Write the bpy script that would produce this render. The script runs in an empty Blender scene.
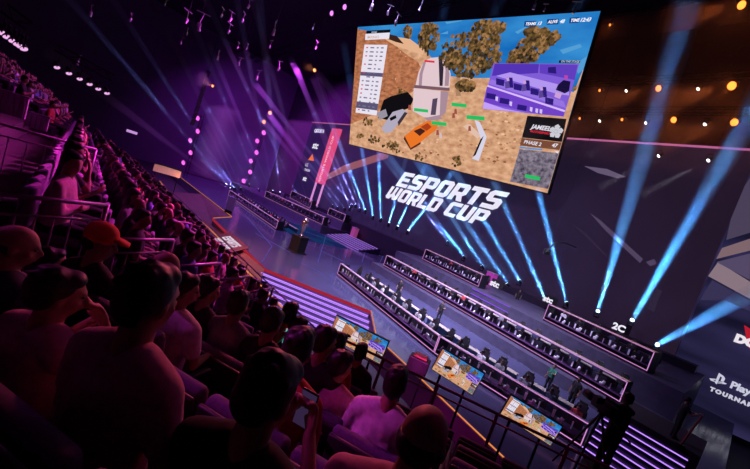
import bpy, bmesh, math, random
from mathutils import Vector as V, Matrix, Euler
S = bpy.context.scene
COL = S.collection
R = math.radians
rnd = random.Random(7)
# ------------------------------------------------------------------ camera
CAMZ = 7.2
FPX = 350.0
_a, _p, _r = R(48), R(4.5), R(18.5)
FW = V((-math.sin(_a)*math.cos(_p), math.cos(_a)*math.cos(_p), -math.sin(_p)))
_rt = V((math.cos(_a), math.sin(_a), 0)); _up = _rt.cross(FW)
CR = _rt*math.cos(_r)+_up*math.sin(_r); CU = -_rt*math.sin(_r)+_up*math.cos(_r)
CAM = V((0, 0, CAMZ))
cd = bpy.data.cameras.new('camera'); cam = bpy.data.objects.new('camera', cd); COL.objects.link(cam)
cd.sensor_width = 36; cd.lens = FPX/750*36; cd.clip_start = .05; cd.clip_end = 500
m = Matrix((CR, CU, -FW)).transposed().to_4x4(); m.translation = CAM
cam.matrix_world = m
S.camera = cam
def ray(x, y): return (FW*FPX+CR*(x-375)-CU*(y-234.5))/FPX
def at(x, y, n, k):                       # point of the plane n.p = k seen at x, y
    d = ray(x, y); n = V(n); return CAM+d*((k-n.dot(CAM))/n.dot(d))
def atz(x, y, z): return at(x, y, (0, 0, 1), z)
def aty(x, y, k): return at(x, y, (0, 1, 0), k)
# tribune frame: U runs downhill, W runs left along the rows
TU = V((-math.sin(R(30)), math.cos(R(30)), 0)); TW = V((-math.cos(R(30)), -math.sin(R(30)), 0))
def tp(u, w, z=0): return TU*u+TW*w+V((0, 0, CAMZ+z))
# ------------------------------------------------------------------ materials
MATS = {}
def mat(name, col, rough=.6, metal=0, em=None, es=0, noise=0, scale=20, bump=0, spec=.5):
    if name in MATS: return MATS[name]
    m = bpy.data.materials.new(name); m.use_nodes = True; nt = m.node_tree; b = nt.nodes['Principled BSDF']
    b.inputs['Base Color'].default_value = (*col, 1); b.inputs['Roughness'].default_value = rough
    b.inputs['Metallic'].default_value = metal; b.inputs['Specular IOR Level'].default_value = spec
    if noise or bump:
        tc = nt.nodes.new('ShaderNodeTexCoord'); n = nt.nodes.new('ShaderNodeTexNoise')
        n.inputs['Scale'].default_value = scale; n.inputs['Detail'].default_value = 4
        nt.links.new(tc.outputs['Object'], n.inputs['Vector'])
        if noise:
            r = nt.nodes.new('ShaderNodeValToRGB')
            r.color_ramp.elements[0].position = .3; r.color_ramp.elements[1].position = .7
            r.color_ramp.elements[0].color = (*[c*(1-noise) for c in col], 1)
            r.color_ramp.elements[1].color = (*[min(1, c*(1+noise)) for c in col], 1)
            nt.links.new(n.outputs['Fac'], r.inputs['Fac']); nt.links.new(r.outputs['Color'], b.inputs['Base Color'])
        if bump:
            bp = nt.nodes.new('ShaderNodeBump'); bp.inputs['Strength'].default_value = bump
            nt.links.new(n.outputs['Fac'], bp.inputs['Height']); nt.links.new(bp.outputs['Normal'], b.inputs['Normal'])
    if em:
        b.inputs['Emission Color'].default_value = (*em, 1); b.inputs['Emission Strength'].default_value = es
    MATS[name] = m
    return m
def glow(name, col, s=1.0):
    return mat(name, (0, 0, 0), 1, 0, col, s, spec=0)
def srgb(r, g, b):
    f = lambda c: c/12.92 if c <= .04045 else ((c+.055)/1.055)**2.4
    return (f(r/255), f(g/255), f(b/255))
# ------------------------------------------------------------------ mesh builder
def basis(d):
    d = d.normalized(); a = V((0, 0, 1)) if abs(d.z) < .9 else V((1, 0, 0))
    x = a.cross(d).normalized(); return x, d.cross(x), d
class MB:
    def __init__(s): s.v = []; s.f = []; s.m = []; s.cur = 0; s.M = None
    def add(s, vs, fs):
        o = len(s.v)
        s.v += [tuple(s.M @ V(p)) for p in vs] if s.M else [tuple(p) for p in vs]
        s.f += [tuple(i+o for i in f) for f in fs]; s.m += [s.cur]*len(fs); return s
    def box(s, c, d, rot=None, taper=1.0):
        x, y, z = d[0]/2, d[1]/2, d[2]/2; c = V(c)
        ps = [V((i*x*(taper if k > 0 else 1), j*y*(taper if k > 0 else 1), k*z)) for k in (-1, 1) for j in (-1, 1) for i in (-1, 1)]
        if rot is not None: ps = [rot @ p for p in ps]
        return s.add([c+p for p in ps], [(0, 2, 3, 1), (4, 5, 7, 6), (0, 1, 5, 4), (2, 6, 7, 3), (0, 4, 6, 2), (1, 3, 7, 5)])
    def bbox(s, c, d, b=.01, rot=None):    # box with chamfered edges
        x, y, z = d[0]/2, d[1]/2, d[2]/2; b = min(b, x*.9, y*.9, z*.9); c = V(c); bm = bmesh.new()
        bmesh.ops.create_cube(bm, size=1)
        for v in bm.verts: v.co = V((v.co.x*2*x, v.co.y*2*y, v.co.z*2*z))
        bmesh.ops.bevel(bm, geom=bm.edges[:], offset=b, segments=2, affect='EDGES', profile=.5)
        bm.verts.index_update()
        vs = [c+((rot @ v.co) if rot is not None else v.co) for v in bm.verts]; fs = [[v.index for v in f.verts] for f in bm.faces]; bm.free()
        return s.add(vs, fs)
    def cyl(s, p0, p1, r0, r1=None, n=10, cap=True):
        r1 = r0 if r1 is None else r1; p0 = V(p0); p1 = V(p1); x, y, _ = basis(p1-p0)
        vs = []
        for p, r in ((p0, r0), (p1, r1)):
            vs += [p+(x*math.cos(2*math.pi*i/n)+y*math.sin(2*math.pi*i/n))*r for i in range(n)]
        fs = [(i, (i+1) % n, n+(i+1) % n, n+i) for i in range(n)]
        if cap: fs += [tuple(range(n-1, -1, -1)), tuple(range(n, 2*n))]
        return s.add(vs, fs)
    def tube(s, pts, r, n=8):
        for a, b in zip(pts[:-1], pts[1:]): s.cyl(a, b, r, n=n)
        for p in pts[1:-1]: s.ball(p, (r, r, r), n, 6)
        return s
    def ball(s, c, r, n=12, k=8, rot=None):
        if not hasattr(r, '__len__'): r = (r, r, r)
        c = V(c); vs = []
        def P(t, a): 
            p = V((r[0]*math.sin(t)*math.cos(a), r[1]*math.sin(t)*math.sin(a), r[2]*math.cos(t))); return c+(rot @ p if rot is not None else p)
        vs.append(P(0, 0))
        for j in range(1, k): vs += [P(math.pi*j/k, 2*math.pi*i/n) for i in range(n)]
        vs.append(P(math.pi, 0)); fs = [(0, 1+i, 1+(i+1) % n) for i in range(n)]
        for j in range(k-2): fs += [(1+j*n+i, 1+(j+1)*n+i, 1+(j+1)*n+(i+1) % n, 1+j*n+(i+1) % n) for i in range(n)]
        L = len(vs)-1; o = 1+(k-2)*n; fs += [(L, o+(i+1) % n, o+i) for i in range(n)]
        return s.add(vs, fs)
    def cap(s, p0, p1, r0, r1, n=12):      # tapered capsule, closed
        p0 = V(p0); p1 = V(p1); s.ball(p0, r0, n, 8); s.ball(p1, r1, n, 8); return s.cyl(p0, p1, r0, r1, n)
    def lathe(s, prof, n=20, c=(0, 0, 0)):
        c = V(c); vs = []
        for r, z in prof: vs += [c+V((r*math.cos(2*math.pi*i/n), r*math.sin(2*math.pi*i/n), z)) for i in range(n)]
        fs = []
        for j in range(len(prof)-1): fs += [(j*n+i, j*n+(i+1) % n, (j+1)*n+(i+1) % n, (j+1)*n+i) for i in range(n)]
        fs += [tuple(range(n-1, -1, -1)), tuple(range((len(prof)-1)*n, len(prof)*n))]
        return s.add(vs, fs)
    def prism(s, poly, z0, z1):            # polygon in local xy, from z0 to z1
        n = len(poly); vs = [(x, y, z0) for x, y in poly]+[(x, y, z1) for x, y in poly]
        ar = sum(poly[i][0]*poly[(i+1) % n][1]-poly[(i+1) % n][0]*poly[i][1] for i in range(n))
        if ar < 0: vs = [(x, y, z0) for x, y in reversed(poly)]+[(x, y, z1) for x, y in reversed(poly)]
        return s.add(vs, [tuple(range(n-1, -1, -1)), tuple(range(n, 2*n))]+[(i, (i+1) % n, n+(i+1) % n, n+i) for i in range(n)])
    def bar(s, a, b, w, h):                # rectangular bar between two points, h vertical
        a = V(a); b = V(b); d = b-a; L = d.length; z = d.normalized(); x = V((0, 0, 1)).cross(z)
        x = V((1, 0, 0)) if x.length < 1e-4 else x.normalized(); y = z.cross(x)
        return s.box((a+b)/2, (w, h, L), Matrix((x, y, z)).transposed())
    def build(s, name, mt, parent=None, smooth=False, M=None):
        me = bpy.data.meshes.new(name); me.from_pydata(s.v, [], s.f); me.update()
        for x in (mt if isinstance(mt, (list, tuple)) else [mt]): me.materials.append(x)
        if len(me.materials) > 1: me.polygons.foreach_set('material_index', s.m)
        if smooth: me.polygons.foreach_set('use_smooth', [True]*len(me.polygons)); 
        o = bpy.data.objects.new(name, me); COL.objects.link(o)
        if parent is not None: o.parent = parent
        if M is not None: o.matrix_local = M
        return o
def tag(o, label=None, cat=None, group=None, kind=None):
    if label: o['label'] = label
    if cat: o['category'] = cat
    if group: o['group'] = group
    if kind: o['kind'] = kind
    return o
def root(name, label, cat, loc=(0, 0, 0), rz=0, group=None, M=None):
    o = bpy.data.objects.new(name, None); COL.objects.link(o); o.empty_display_size = .1
    if M is not None: o.matrix_world = M
    else: o.location = loc; o.rotation_euler = (0, 0, rz)
    return tag(o, label, cat, group)
def dup(src, label=None, group=None, loc=None, rz=None, M=None, scale=None):
    c = src.copy(); COL.objects.link(c)
    if M is not None: c.matrix_world = M
    if loc is not None: c.location = loc
    if rz is not None: c.rotation_euler = (0, 0, rz)
    if scale: c.scale = (scale,)*3
    if label: c['label'] = label
    if group: c['group'] = group
    for ch in list(src.children):
        d = ch.copy(); COL.objects.link(d); d.parent = c
        for g in list(ch.children):
            e = g.copy(); COL.objects.link(e); e.parent = d
    return c
def struct(o): o['kind'] = 'structure'; return o
def frame(o, x, z):                        # matrix with local X along x, local Z = z (made square), origin o
    x = V(x).normalized(); z = V(z); z = (z-x*z.dot(x)).normalized(); y = z.cross(x)
    m = Matrix((x, y, z)).transposed().to_4x4(); m.translation = V(o); return m
def text_mesh(txt, size, shear=0, depth=.01, bold=0, align='LEFT', space=1):
    c = bpy.data.curves.new('t', 'FONT'); c.body = txt; c.size = size; c.shear = shear; c.extrude = depth; c.offset = bold
    c.align_x = align; c.space_character = space; c.resolution_u = 3
    o = bpy.data.objects.new('t', c); COL.objects.link(o); bpy.context.view_layer.update()
    me = bpy.data.meshes.new_from_object(o.evaluated_get(bpy.context.evaluated_depsgraph_get()))
    bpy.data.objects.remove(o); bpy.data.curves.remove(c); return me
def text(name, txt, size, mt, parent, M, **k):
    me = text_mesh(txt, size, **k); me.materials.clear(); me.materials.append(mt)
    o = bpy.data.objects.new(name, me); COL.objects.link(o); o.parent = parent; o.matrix_local = M; return o
def remesh(mb, vox, name, mt, parent=None, sm=4):
    me = bpy.data.meshes.new('tmp'); me.from_pydata(mb.v, [], mb.f)
    o = bpy.data.objects.new('tmp', me); COL.objects.link(o)
    md = o.modifiers.new('r', 'REMESH'); md.mode = 'VOXEL'; md.voxel_size = vox; md.use_smooth_shade = True
    if sm: s = o.modifiers.new('s', 'SMOOTH'); s.iterations = sm; s.factor = .5
    bpy.context.view_layer.update()
    m2 = bpy.data.meshes.new_from_object(o.evaluated_get(bpy.context.evaluated_depsgraph_get()))
    bpy.data.objects.remove(o); bpy.data.meshes.remove(me); m2.materials.clear(); m2.materials.append(mt); m2.name = name
    o = bpy.data.objects.new(name, m2); COL.objects.link(o)
    if parent is not None: o.parent = parent
    return o
# ------------------------------------------------------------------ render settings
S.view_settings.view_transform = 'Standard'; S.view_settings.look = 'None'; S.view_settings.gamma = 1
S.view_settings.exposure = 0; S.view_settings.use_curve_mapping = False
cy = S.cycles
cy.use_denoising = True; cy.max_bounces = 6; cy.diffuse_bounces = 2; cy.glossy_bounces = 3; cy.transmission_bounces = 3
cy.transparent_max_bounces = 24; cy.volume_bounces = 0; cy.sample_clamp_indirect = 4; cy.caustics_reflective = False; cy.caustics_refractive = False
w = bpy.data.worlds.new('world'); S.world = w; w.use_nodes = True
w.node_tree.nodes['Background'].inputs[0].default_value = (.012, .004, .03, 1); w.node_tree.nodes['Background'].inputs[1].default_value = .25
# ------------------------------------------------------------------ beam lights: fixture + haze cone + real spot
HAZE = {}
def haze(name, dens, aniso=.2, col=(1, 1, 1)):
    if name in HAZE: return HAZE[name]
    m = bpy.data.materials.new(name); m.use_nodes = True; nt = m.node_tree; nt.nodes.remove(nt.nodes['Principled BSDF'])
    v = nt.nodes.new('ShaderNodeVolumeScatter'); v.inputs['Density'].default_value = dens; v.inputs['Anisotropy'].default_value = aniso
    v.inputs['Color'].default_value = (*col, 1)
    nt.links.new(v.outputs[0], nt.nodes['Material Output'].inputs['Volume']); HAZE[name] = m; return m
M_black = mat('black_metal', (.012, .012, .015), .45, .6, noise=.3)
def link(light, objs, cache={}):           # the lamp lights only the listed haze (keeps the haze shafts free of noise)
    k = tuple(o.name for o in objs)
    if k not in cache:
        c = bpy.data.collections.new('haze_lit'); [c.objects.link(o) for o in objs]; cache[k] = c
    light.light_linking.receiver_collection = cache[k]
M_lens = glow('lens_blue', (.6, .85, 1), 6)
def spot(loc, d, col, power, ang, blend=.3, size=.05):
    l = bpy.data.lights.new('spot', 'SPOT'); l.energy = power; l.color = col; l.spot_size = ang; l.spot_blend = blend; l.shadow_soft_size = size
    o = bpy.data.objects.new('spot_light', l); COL.objects.link(o); o.location = loc; o.rotation_euler = V(d).to_track_quat('-Z', 'Y').to_euler(); return o
def beam_fixture(base, d, L, half, r0, col, power, label, group, lens, dens='beam_haze', up=True):
    """moving head: base box, yoke, head, lens; the lit haze of its beam; the lamp itself"""
    d = V(d).normalized(); base = V(base)
    t = root('moving_head_light', label, 'stage light', base-V((0, 0, .55 if up else -.55)), 0, group)
    g = -1 if up else 1
    MB().bbox((0, 0, .08*-g), (.42, .34, .16), .02).build('base', M_black, t)
    y = MB()
    for sx in (-1, 1): y.bbox((sx*.2, 0, .36*-g), (.05, .14, .45), .015)
    y.build('yoke', M_black, t)
    c = V((0, 0, .55*-g)); tip = c+d*.16
    h = MB(); h.cyl(c-d*.22, tip, r0*.85, r0, 14); h.ball(c-d*.2, r0*.85, 12, 8); h.build('head', M_black, t, True)
    MB().cyl(tip, tip+d*.02, r0*.9, r0*.9, 14).build('lens', lens, t, True)
    s0 = tip+d*.05; cn = MB(); r1 = r0+L*math.tan(half)
    cn.cyl(base+s0-V((0, 0, .55 if up else -.55)), base+s0-V((0, 0, .55 if up else -.55))+d*L, r0, r1, 20); hz_ = tag(cn.build('haze_beam', haze(dens, .11)), 'shaft of lit haze from '+label, kind='stuff')
    l = bpy.data.lights.new('beam_lamp', 'AREA'); l.shape = 'DISK'; l.size = r0*1.9; l.energy = power/1000; l.color = col; l.spread = half*2
    o = bpy.data.objects.new('beam_lamp', l); COL.objects.link(o); o.parent = t; o.location = s0; o.rotation_euler = d.to_track_quat('-Z', 'Y').to_euler()
    link(o, [hz_]); return t
# ================================================================== HALL SHELL
M_hall = mat('hall_drape', (.05, .03, .06), .9, noise=.3, scale=3)
M_hallw = mat('hall_wall_purple', (.2, .1, .24), .9, noise=.12, scale=.1)
M_conc = mat('dark_floor_paint', (.035, .025, .04), .55, noise=.3, scale=4)
M_stage = mat('stage_floor_gloss', (.06, .06, .12), .14, .0, noise=.15, scale=.4, spec=.7)
M_deck = mat('deck_grey', (.075, .068, .115), .4, noise=.2, scale=2)
M_black2 = mat('matt_black', (.01, .01, .012), .8)
M_riser = mat('riser_violet', (.025, .01, .06), .5, noise=.2, scale=3)
M_ledp = glow('led_pink_violet', srgb(214, 140, 212), 1.0)
M_ledv = glow('led_violet', srgb(150, 80, 255), 1.2)
M_ledo = glow('led_orange', srgb(255, 150, 80), .8)
M_ledr = glow('led_red', srgb(190, 40, 60), .7)
struct(MB().box((-45, 15, -1.6), (150, 90, .2)).build('floor', M_conc))
struct(MB().box((-45, 15, 40), (150, 90, .3)).build('ceiling', M_hall))
struct(MB().box((-45, 52, 19), (150, .3, 42)).build('wall_back', M_hall))
struct(MB().box((-119.8, 15, 19), (.3, 90, 42)).build('wall_left', M_hallw))
struct(MB().box((28, 15, 19), (.3, 90, 42)).build('wall_right', M_hall))
struct(MB().box((-45, -28, 19), (150, .3, 42)).build('wall_rear', M_hallw))
# ------------------------------------------------------------------ stage
Z0 = 0.0
edge = [(-96, 17.2), (-60, 16.6), (-45.2, 16.3), (-41.4, 12.95), (-24.15, 12.28), (-17.19, 17.44), (-13.4, 14.7), (-9.8, 14.2), (-4.2, 13.35), (1, 12.7)]
poly = edge+[(1, 41), (-96, 50)]
sf = MB(); sf.prism(poly, -1.45, 0); struct(sf.build('floor_stage', M_stage))
tr = MB()
for a, b in ((0, 1), (1, 2), (2, 3), (5, 6), (6, 7), (7, 8), (8, 9)):
    tr.bar((*edge[a], .02), (*edge[b], .02), .05, .04)
struct(tr.build('trim_1', M_ledo))
tr = MB()
for a, b in ((3, 4), (4, 5)): 
    n = V((edge[b][1]-edge[a][1], -(edge[b][0]-edge[a][0]), 0)).normalized()*.06
    tr.bar(V((*edge[a], -.12))+n*.5, V((*edge[b], -.12))+n*.5, .05, .26)
struct(tr.build('trim_2', M_ledr))
fr = MB()
for a, b in ((5, 6), (6, 7), (7, 8), (8, 9)):
    n = V((edge[b][1]-edge[a][1], -(edge[b][0]-edge[a][0]), 0)).normalized()*.06
    fr.bar(V((*edge[a], -.76))+n*.5, V((*edge[b], -.76))+n*.5, .04, 1.44)
struct(fr.build('wall_stage_front', mat('fascia_plum', (.14, .03, .12), .6)))
# thin light seams in the stage floor
sm = MB()
for (a, b) in (((247, 217), (272, 246)), ((272, 246), (262, 262)), ((330, 222), (318, 262)), ((352, 232), (345, 258)), ((370, 236), (362, 262)), ((388, 246), (380, 262)), ((405, 253), (398, 270)), ((305, 232), (420, 268)), ((320, 250), (345, 262)), ((255, 233), (290, 252)), ((300, 262), (345, 285)), ((333, 272), (330, 284)), ((330, 284), (345, 292))):
    p, q = atz(*a, .012), atz(*b, .012); sm.bar(p, q, .05, .012)
tag(sm.build('floor_seam_lights', glow('seam_light', srgb(110, 110, 215), .55)), 'thin violet seam lights inlaid in the glossy stage floor', 'floor light')
ft = root('floor_display', 'dim blue glowing floor tiles in the middle of the stage', 'floor display', V((-48, 28, 0)))
for i in range(4):
    for j in range(3):
        MB().box((i*3.4-3, j*3.0-3.5, .006), (3.2, 2.8, .012)).build('tile', glow('tile_blue%d' % ((i+j) % 2), srgb(34, 48, 112) if (i+j) % 2 else srgb(26, 66, 120), .55), ft)
# LED steps at the stage nose: 8 treads down to the arena floor
A, B = V((-24.15, 12.28, 0)), V((-17.19, 17.44, 0)); T = (B-A).normalized(); N = V((T.y, -T.x, 0))
st = root('stage_steps', 'wide flight of glowing violet steps below the stage nose', 'steps', A)
for k in range(7):
    z = -.2*(k+1)+.0; o0 = .05+.52*k; e0, e1 = .25*k, .28*k
    P0, P1 = A+T*e0*2, B+T*e1; q = [P0+N*o0, P1+N*o0, P1+N*(o0+.52), P0+N*(o0+.52)]
    sb = MB(); sb.prism([((p-A).x, (p-A).y) for p in q], -1.49, z); s_ = sb.build('step', M_riser, st)
    lb = MB(); 
    lb.bar(P0-A+N*(o0+.53)+V((0, 0, z-.03)), P1-A+N*(o0+.53)+V((0, 0, z-.03)), .04, .08)
    lb.bar(P0-A+N*(o0+.53)+V((0, 0, z-.13)), P1-A+N*(o0+.53)+V((0, 0, z-.13)), .03, .05)
    lb.build('nosing_light', glow('led_step', srgb(185, 130, 255), 1.3), s_)
# left fore-deck: sloped warm panels with the logo, orange strips
M_ramp = mat('ramp_maroon', (.10, .03, .04), .5, noise=.25, scale=1.5)
rp = MB(); rp.add([(-62, 16.5, -.05), (-45.2, 16.2, -.05), (-41.4, 12.85, -.05), (-24.2, 12.2, -.05), (-18.5, 9.2, -1.45), (-62, 9.4, -1.45), (-24.2, 12.2, -1.5), (-62, 16.5, -1.5)],
                  [(0, 1, 2, 3), (0, 3, 4, 5), (3, 6, 4), (4, 6, 7, 5), (0, 5, 7)])
struct(rp.build('floor_ramp', M_ramp))
os_ = MB()
for (a, b) in (((204, 196), (231, 217)), ((213, 219), (227, 234)), ((236, 247), (262, 267)), ((203, 222), (222, 241)), ((238, 262), (284, 309)), ((222, 246), (238, 262))):
    os_.bar(atz(*a, -.4), atz(*b, -.4), .1, .05)
tag(os_.build('ramp_strip_lights', M_ledo), 'warm orange light strips along the maroon ramp left of the steps', 'strip light')
os_ = MB()
for (a, b) in (((160, 181), (214, 262)), ((196, 240), (204, 252)), ((194, 240), (243, 305)), ((232, 288), (262, 322)), ((170, 195), (186, 222))):
    os_.bar(atz(*a, -1.46), atz(*b, -1.46), .1, .04)
tag(os_.build('aisle_strip_lights', M_ledo), 'dim orange floor strips running between the left stand and the ramp', 'strip light')
os_ = MB()
for (a, b) in (((440, 392), (508, 431)), ((458, 411), (520, 447)), ((415, 373), (508, 462)), ((384, 352), (415, 373)), ((432, 425), (488, 462)), ((440, 433), (500, 469)), ((500, 385), (440, 392))[:0] or ((455, 400), (470, 409))):
    os_.bar(atz(*a, -1.46), atz(*b, -1.46), .08, .04)
tag(os_.build('floor_strip_lights', M_ledo), 'orange strips on the dark floor beyond the front handrail', 'strip light')
# ------------------------------------------------------------------ tiers behind the front desks
def tier(name, pts, z0, z1, lit=None):
    b = MB(); b.prism(pts, z0, z1); o = struct(b.build(name, M_deck)); return o
tier('floor_tier_right', [(-30.0, 27.9), (-3.0, 24.6), (-1.5, 24.4), (-1.5, 41), (-30.5, 41)], .0, .8)
tier('floor_upper_right', [(-31, 32.3), (-18, 30.6), (-3, 28.2), (-1.5, 28.0), (-1.5, 41), (-31, 41)], .8, 2.6)
tier('floor_tier_left', [(-49, 32.2), (-74.5, 31.8), (-96, 31.8), (-96, 49), (-49, 40)], .0, 1.2)
tier('floor_upper_left', [(-49.5, 36.5), (-57, 36.6), (-58, 34.3), (-75, 37.8), (-87, 42), (-87, 49), (-49.5, 41)], 1.2, 2.6)
# led strips on tier edges
e = MB()
for p, q, z in (((-18, 30.55), (-11, 29.55), 2.55), ((-18, 30.55), (-11, 29.55), 2.05), ((-18, 30.55), (-11, 29.55), 1.5)):
    e.bar((*p, z), (*q, z), .05, .05)
struct(e.build('trim_3', M_ledv))
# centre steps with violet nosings
cs = root('centre_steps', 'violet-lit steps rising behind the trophy plinth', 'steps', (-44, 33.5, 0))
for k in range(6):
    MB().box((k*.0, k*.7+.35, .16*(k+1)/1-.08*(k+1)), (9, .7, .16*(k+1))).build('step', M_riser, cs)
    MB().box((0, k*.7-.02, .16*(k+1)-.03), (9, .04, .05)).build('nosing_light', glow('led_step', (0, 0, 0), 1), cs)
# ================================================================== MAIN LED WALL
WD = 40.0
KW = WD/34
kz = lambda z: CAMZ+(z-CAMZ)*KW
wx0, wx1 = at(313, 122, (0, 1, 0), WD).x, -3.1*KW; wz1 = kz(19.05); wz0 = 2.9
M_wall = bpy.data.materials.new('led_wall_face'); M_wall.use_nodes = True; nt = M_wall.node_tree; b = nt.nodes['Principled BSDF']
b.inputs['Base Color'].default_value = (.02, .015, .025, 1); b.inputs['Roughness'].default_value = .5
tc = nt.nodes.new('ShaderNodeTexCoord'); sp = nt.nodes.new('ShaderNodeSeparateXYZ'); nt.links.new(tc.outputs['Object'], sp.inputs[0])
mr = nt.nodes.new('ShaderNodeMapRange'); mr.inputs[1].default_value = wx0; mr.inputs[2].default_value = wx1; nt.links.new(sp.outputs['X'], mr.inputs[0])
cr = nt.nodes.new('ShaderNodeValToRGB'); cr.color_ramp.elements[0].color = (*srgb(24, 18, 60), 1); cr.color_ramp.elements[1].color = (*srgb(34, 23, 40), 1)
e2 = cr.color_ramp.elements.new(.55); e2.color = (*srgb(31, 24, 52), 1)
nt.links.new(mr.outputs[0], cr.inputs[0])
no = nt.nodes.new('ShaderNodeTexNoise'); no.inputs['Scale'].default_value = .25; no.inputs['Detail'].default_value = 3; nt.links.new(tc.outputs['Object'], no.inputs['Vector'])
mx = nt.nodes.new('ShaderNodeMixRGB'); mx.blend_type = 'MULTIPLY'; mx.inputs[0].default_value = .5
nt.links.new(cr.outputs[0], mx.inputs[1]); nt.links.new(no.outputs['Fac'], mx.inputs[2]); nt.links.new(mx.outputs[0], b.inputs['Emission Color']); b.inputs['Emission Strength'].default_value = 1.25
lw = root('led_wall', 'huge dark led video wall reading ESPORTS WORLD CUP behind the desks', 'led wall', (0, 0, 0))
MB().box(((wx0+wx1)/2, WD+.25, (wz0+wz1)/2), (wx1-wx0, .5, wz1-wz0)).build('display_panel', M_wall, lw)
MB().box(((wx0+wx1)/2+1.5, WD-.05, wz1+.08), (wx1-wx0+3, .25, .12)).build('top_strip_light', glow('led_top', srgb(205, 110, 165), .8), lw)
M_white = glow('led_white', srgb(232, 228, 245), 1.0)
# block letters: each on a 10-high grid, sheared like the logo
LET = {
 'E': (8, [[(0, 0), (8, 0), (8, 2.4), (2.6, 2.4), (2.6, 3.9), (7, 3.9), (7, 6.1), (2.6, 6.1), (2.6, 7.6), (8, 7.6), (8, 10), (0, 10)]]),
 'S': (8, [[(0, 0), (6.6, 0), (8, 1.4), (8, 4.8), (6.6, 6.1), (2.7, 6.1), (2.7, 7.6), (8, 7.6), (8, 10), (1.4, 10), (0, 8.6), (0, 5.2), (1.4, 3.9), (5.3, 3.9), (5.3, 2.4), (0, 2.4)]]),
 'P': (8, [[(0, 0), (2.7, 0), (2.7, 3), (6.6, 3), (8, 4.4), (8, 8.6), (6.6, 10), (0, 10), (0, 5.2), (2.7, 5.2), (2.7, 7.8), (5.4, 7.8), (5.4, 5.2), (0, 5.2)]]),
 'O': (8, [[(0, 1.4), (1.4, 0), (6.6, 0), (8, 1.4), (8, 5), (5.4, 5), (5.4, 2.4), (2.7, 2.4), (2.7, 5), (0, 5)], [(0, 5), (2.7, 5), (2.7, 7.6), (5.4, 7.6), (5.4, 5), (8, 5), (8, 8.6), (6.6, 10), (1.4, 10), (0, 8.6)]]),
 'R': (8, [[(0, 0), (2.7, 0), (2.7, 2.9), (3.8, 2.9), (5.2, 0), (8.2, 0), (6.6, 3.1), (8, 4.4), (8, 8.6), (6.6, 10), (0, 10), (0, 5.2), (2.7, 5.2), (2.7, 7.8), (5.4, 7.8), (5.4, 5.2), (0, 5.2)]]),
 'T': (8, [[(2.7, 0), (5.4, 0), (5.4, 7.6), (8, 7.6), (8, 10), (0, 10), (0, 7.6), (2.7, 7.6)]]),
 'W': (11, [[(1.4, 0), (4, 0), (5.5, 2.2), (7, 0), (9.6, 0), (11, 1.4), (11, 10), (8.4, 10), (8.4, 3), (6.7, 4.6), (6.7, 10), (4.3, 10), (4.3, 4.6), (2.6, 3), (2.6, 10), (0, 10), (0, 1.4)]]),
 'L': (7, [[(0, 0), (7, 0), (7, 2.4), (2.7, 2.4), (2.7, 10), (0, 10)]]),
 'D': (8, [[(0, 0), (6.6, 0), (8, 1.4), (8, 5), (5.4, 5), (5.4, 2.4), (2.7, 2.4), (2.7, 5), (0, 5)], [(0, 5), (2.7, 5), (2.7, 7.6), (5.4, 7.6), (5.4, 5), (8, 5), (8, 8.6), (6.6, 10), (0, 10)]]),
 'C': (8, [[(1.4, 0), (8, 0), (8, 2.4), (2.7, 2.4), (2.7, 7.6), (8, 7.6), (8, 10), (1.4, 10), (0, 8.6), (0, 1.4)]]),
 'U': (8, [[(1.4, 0), (6.6, 0), (8, 1.4), (8, 10), (5.4, 10), (5.4, 2.4), (2.7, 2.4), (2.7, 10), (0, 10), (0, 1.4)]]),
}
def word(mb, txt, x0, z0, width, h, shear, put):
    tot = sum((LET[c][0]+.9) if c != ' ' else 4.5 for c in txt)-.9; sx = width/tot; x = 0
    for c in txt:
        if c == ' ': x += 4.5; continue
        wd, ps = LET[c]
        for p in ps:
            q = [(x0+(x+a)*sx+shear*h*b_/10, z0+h*b_/10) for a, b_ in p]; put(mb, q)
        x += wd+.9
def put_wall(mb, q):                       # polygon in wall x, z as a thin slab in front of the wall
    n = len(q); y0, y1 = WD-.03, WD-.005
    mb.add([(a, y0, c) for a, c in q]+[(a, y1, c) for a, c in q], [tuple(range(n))]+[(i, n+i, n+(i+1) % n, (i+1) % n) for i in range(n)])
lt = MB()
word(lt, 'ESPORTS', -36.9*KW, kz(10.78), 16.3*KW, 2.15*KW, .42, put_wall)
word(lt, 'WORLD CUP', -38.3*KW, kz(8.75), 16.6*KW, 1.85*KW, .42, put_wall)
lt.build('title_lettering', M_white, lw)
# brush strokes of the wall graphic
def stroke(px, col, name):
    q = [aty(*p, WD-.01) for p in px]; s_ = MB(); put_wall(s_, [(p.x, p.z) for p in q]); s_.build(name, col, lw)
stroke([(584, 166), (607, 169), (626, 177), (617, 178), (598, 173)], glow('stroke_grey', srgb(110, 95, 125), .8), 'graphic_stroke')
stroke([(590, 213), (600, 220), (643, 259), (640, 263), (606, 231)], glow('stroke_grey2', srgb(88, 74, 104), .8), 'graphic_stroke')
stroke([(572, 224), (585, 232), (612, 262), (590, 241)], glow('stroke_grey3', srgb(52, 42, 66), .8), 'graphic_stroke')
stroke([(646, 262), (654, 259), (657, 264), (650, 266)], glow('stroke_grey2', (0, 0, 0)), 'graphic_stroke')
stroke([(655, 288), (662, 291), (654, 312), (648, 309)], glow('stroke_grey3', (0, 0, 0)), 'graphic_stroke')
stroke([(324, 181), (326, 175), (345, 165), (390, 150), (388, 158), (345, 172)], glow('stroke_orange', srgb(160, 95, 110), .8), 'graphic_stroke')
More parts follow.
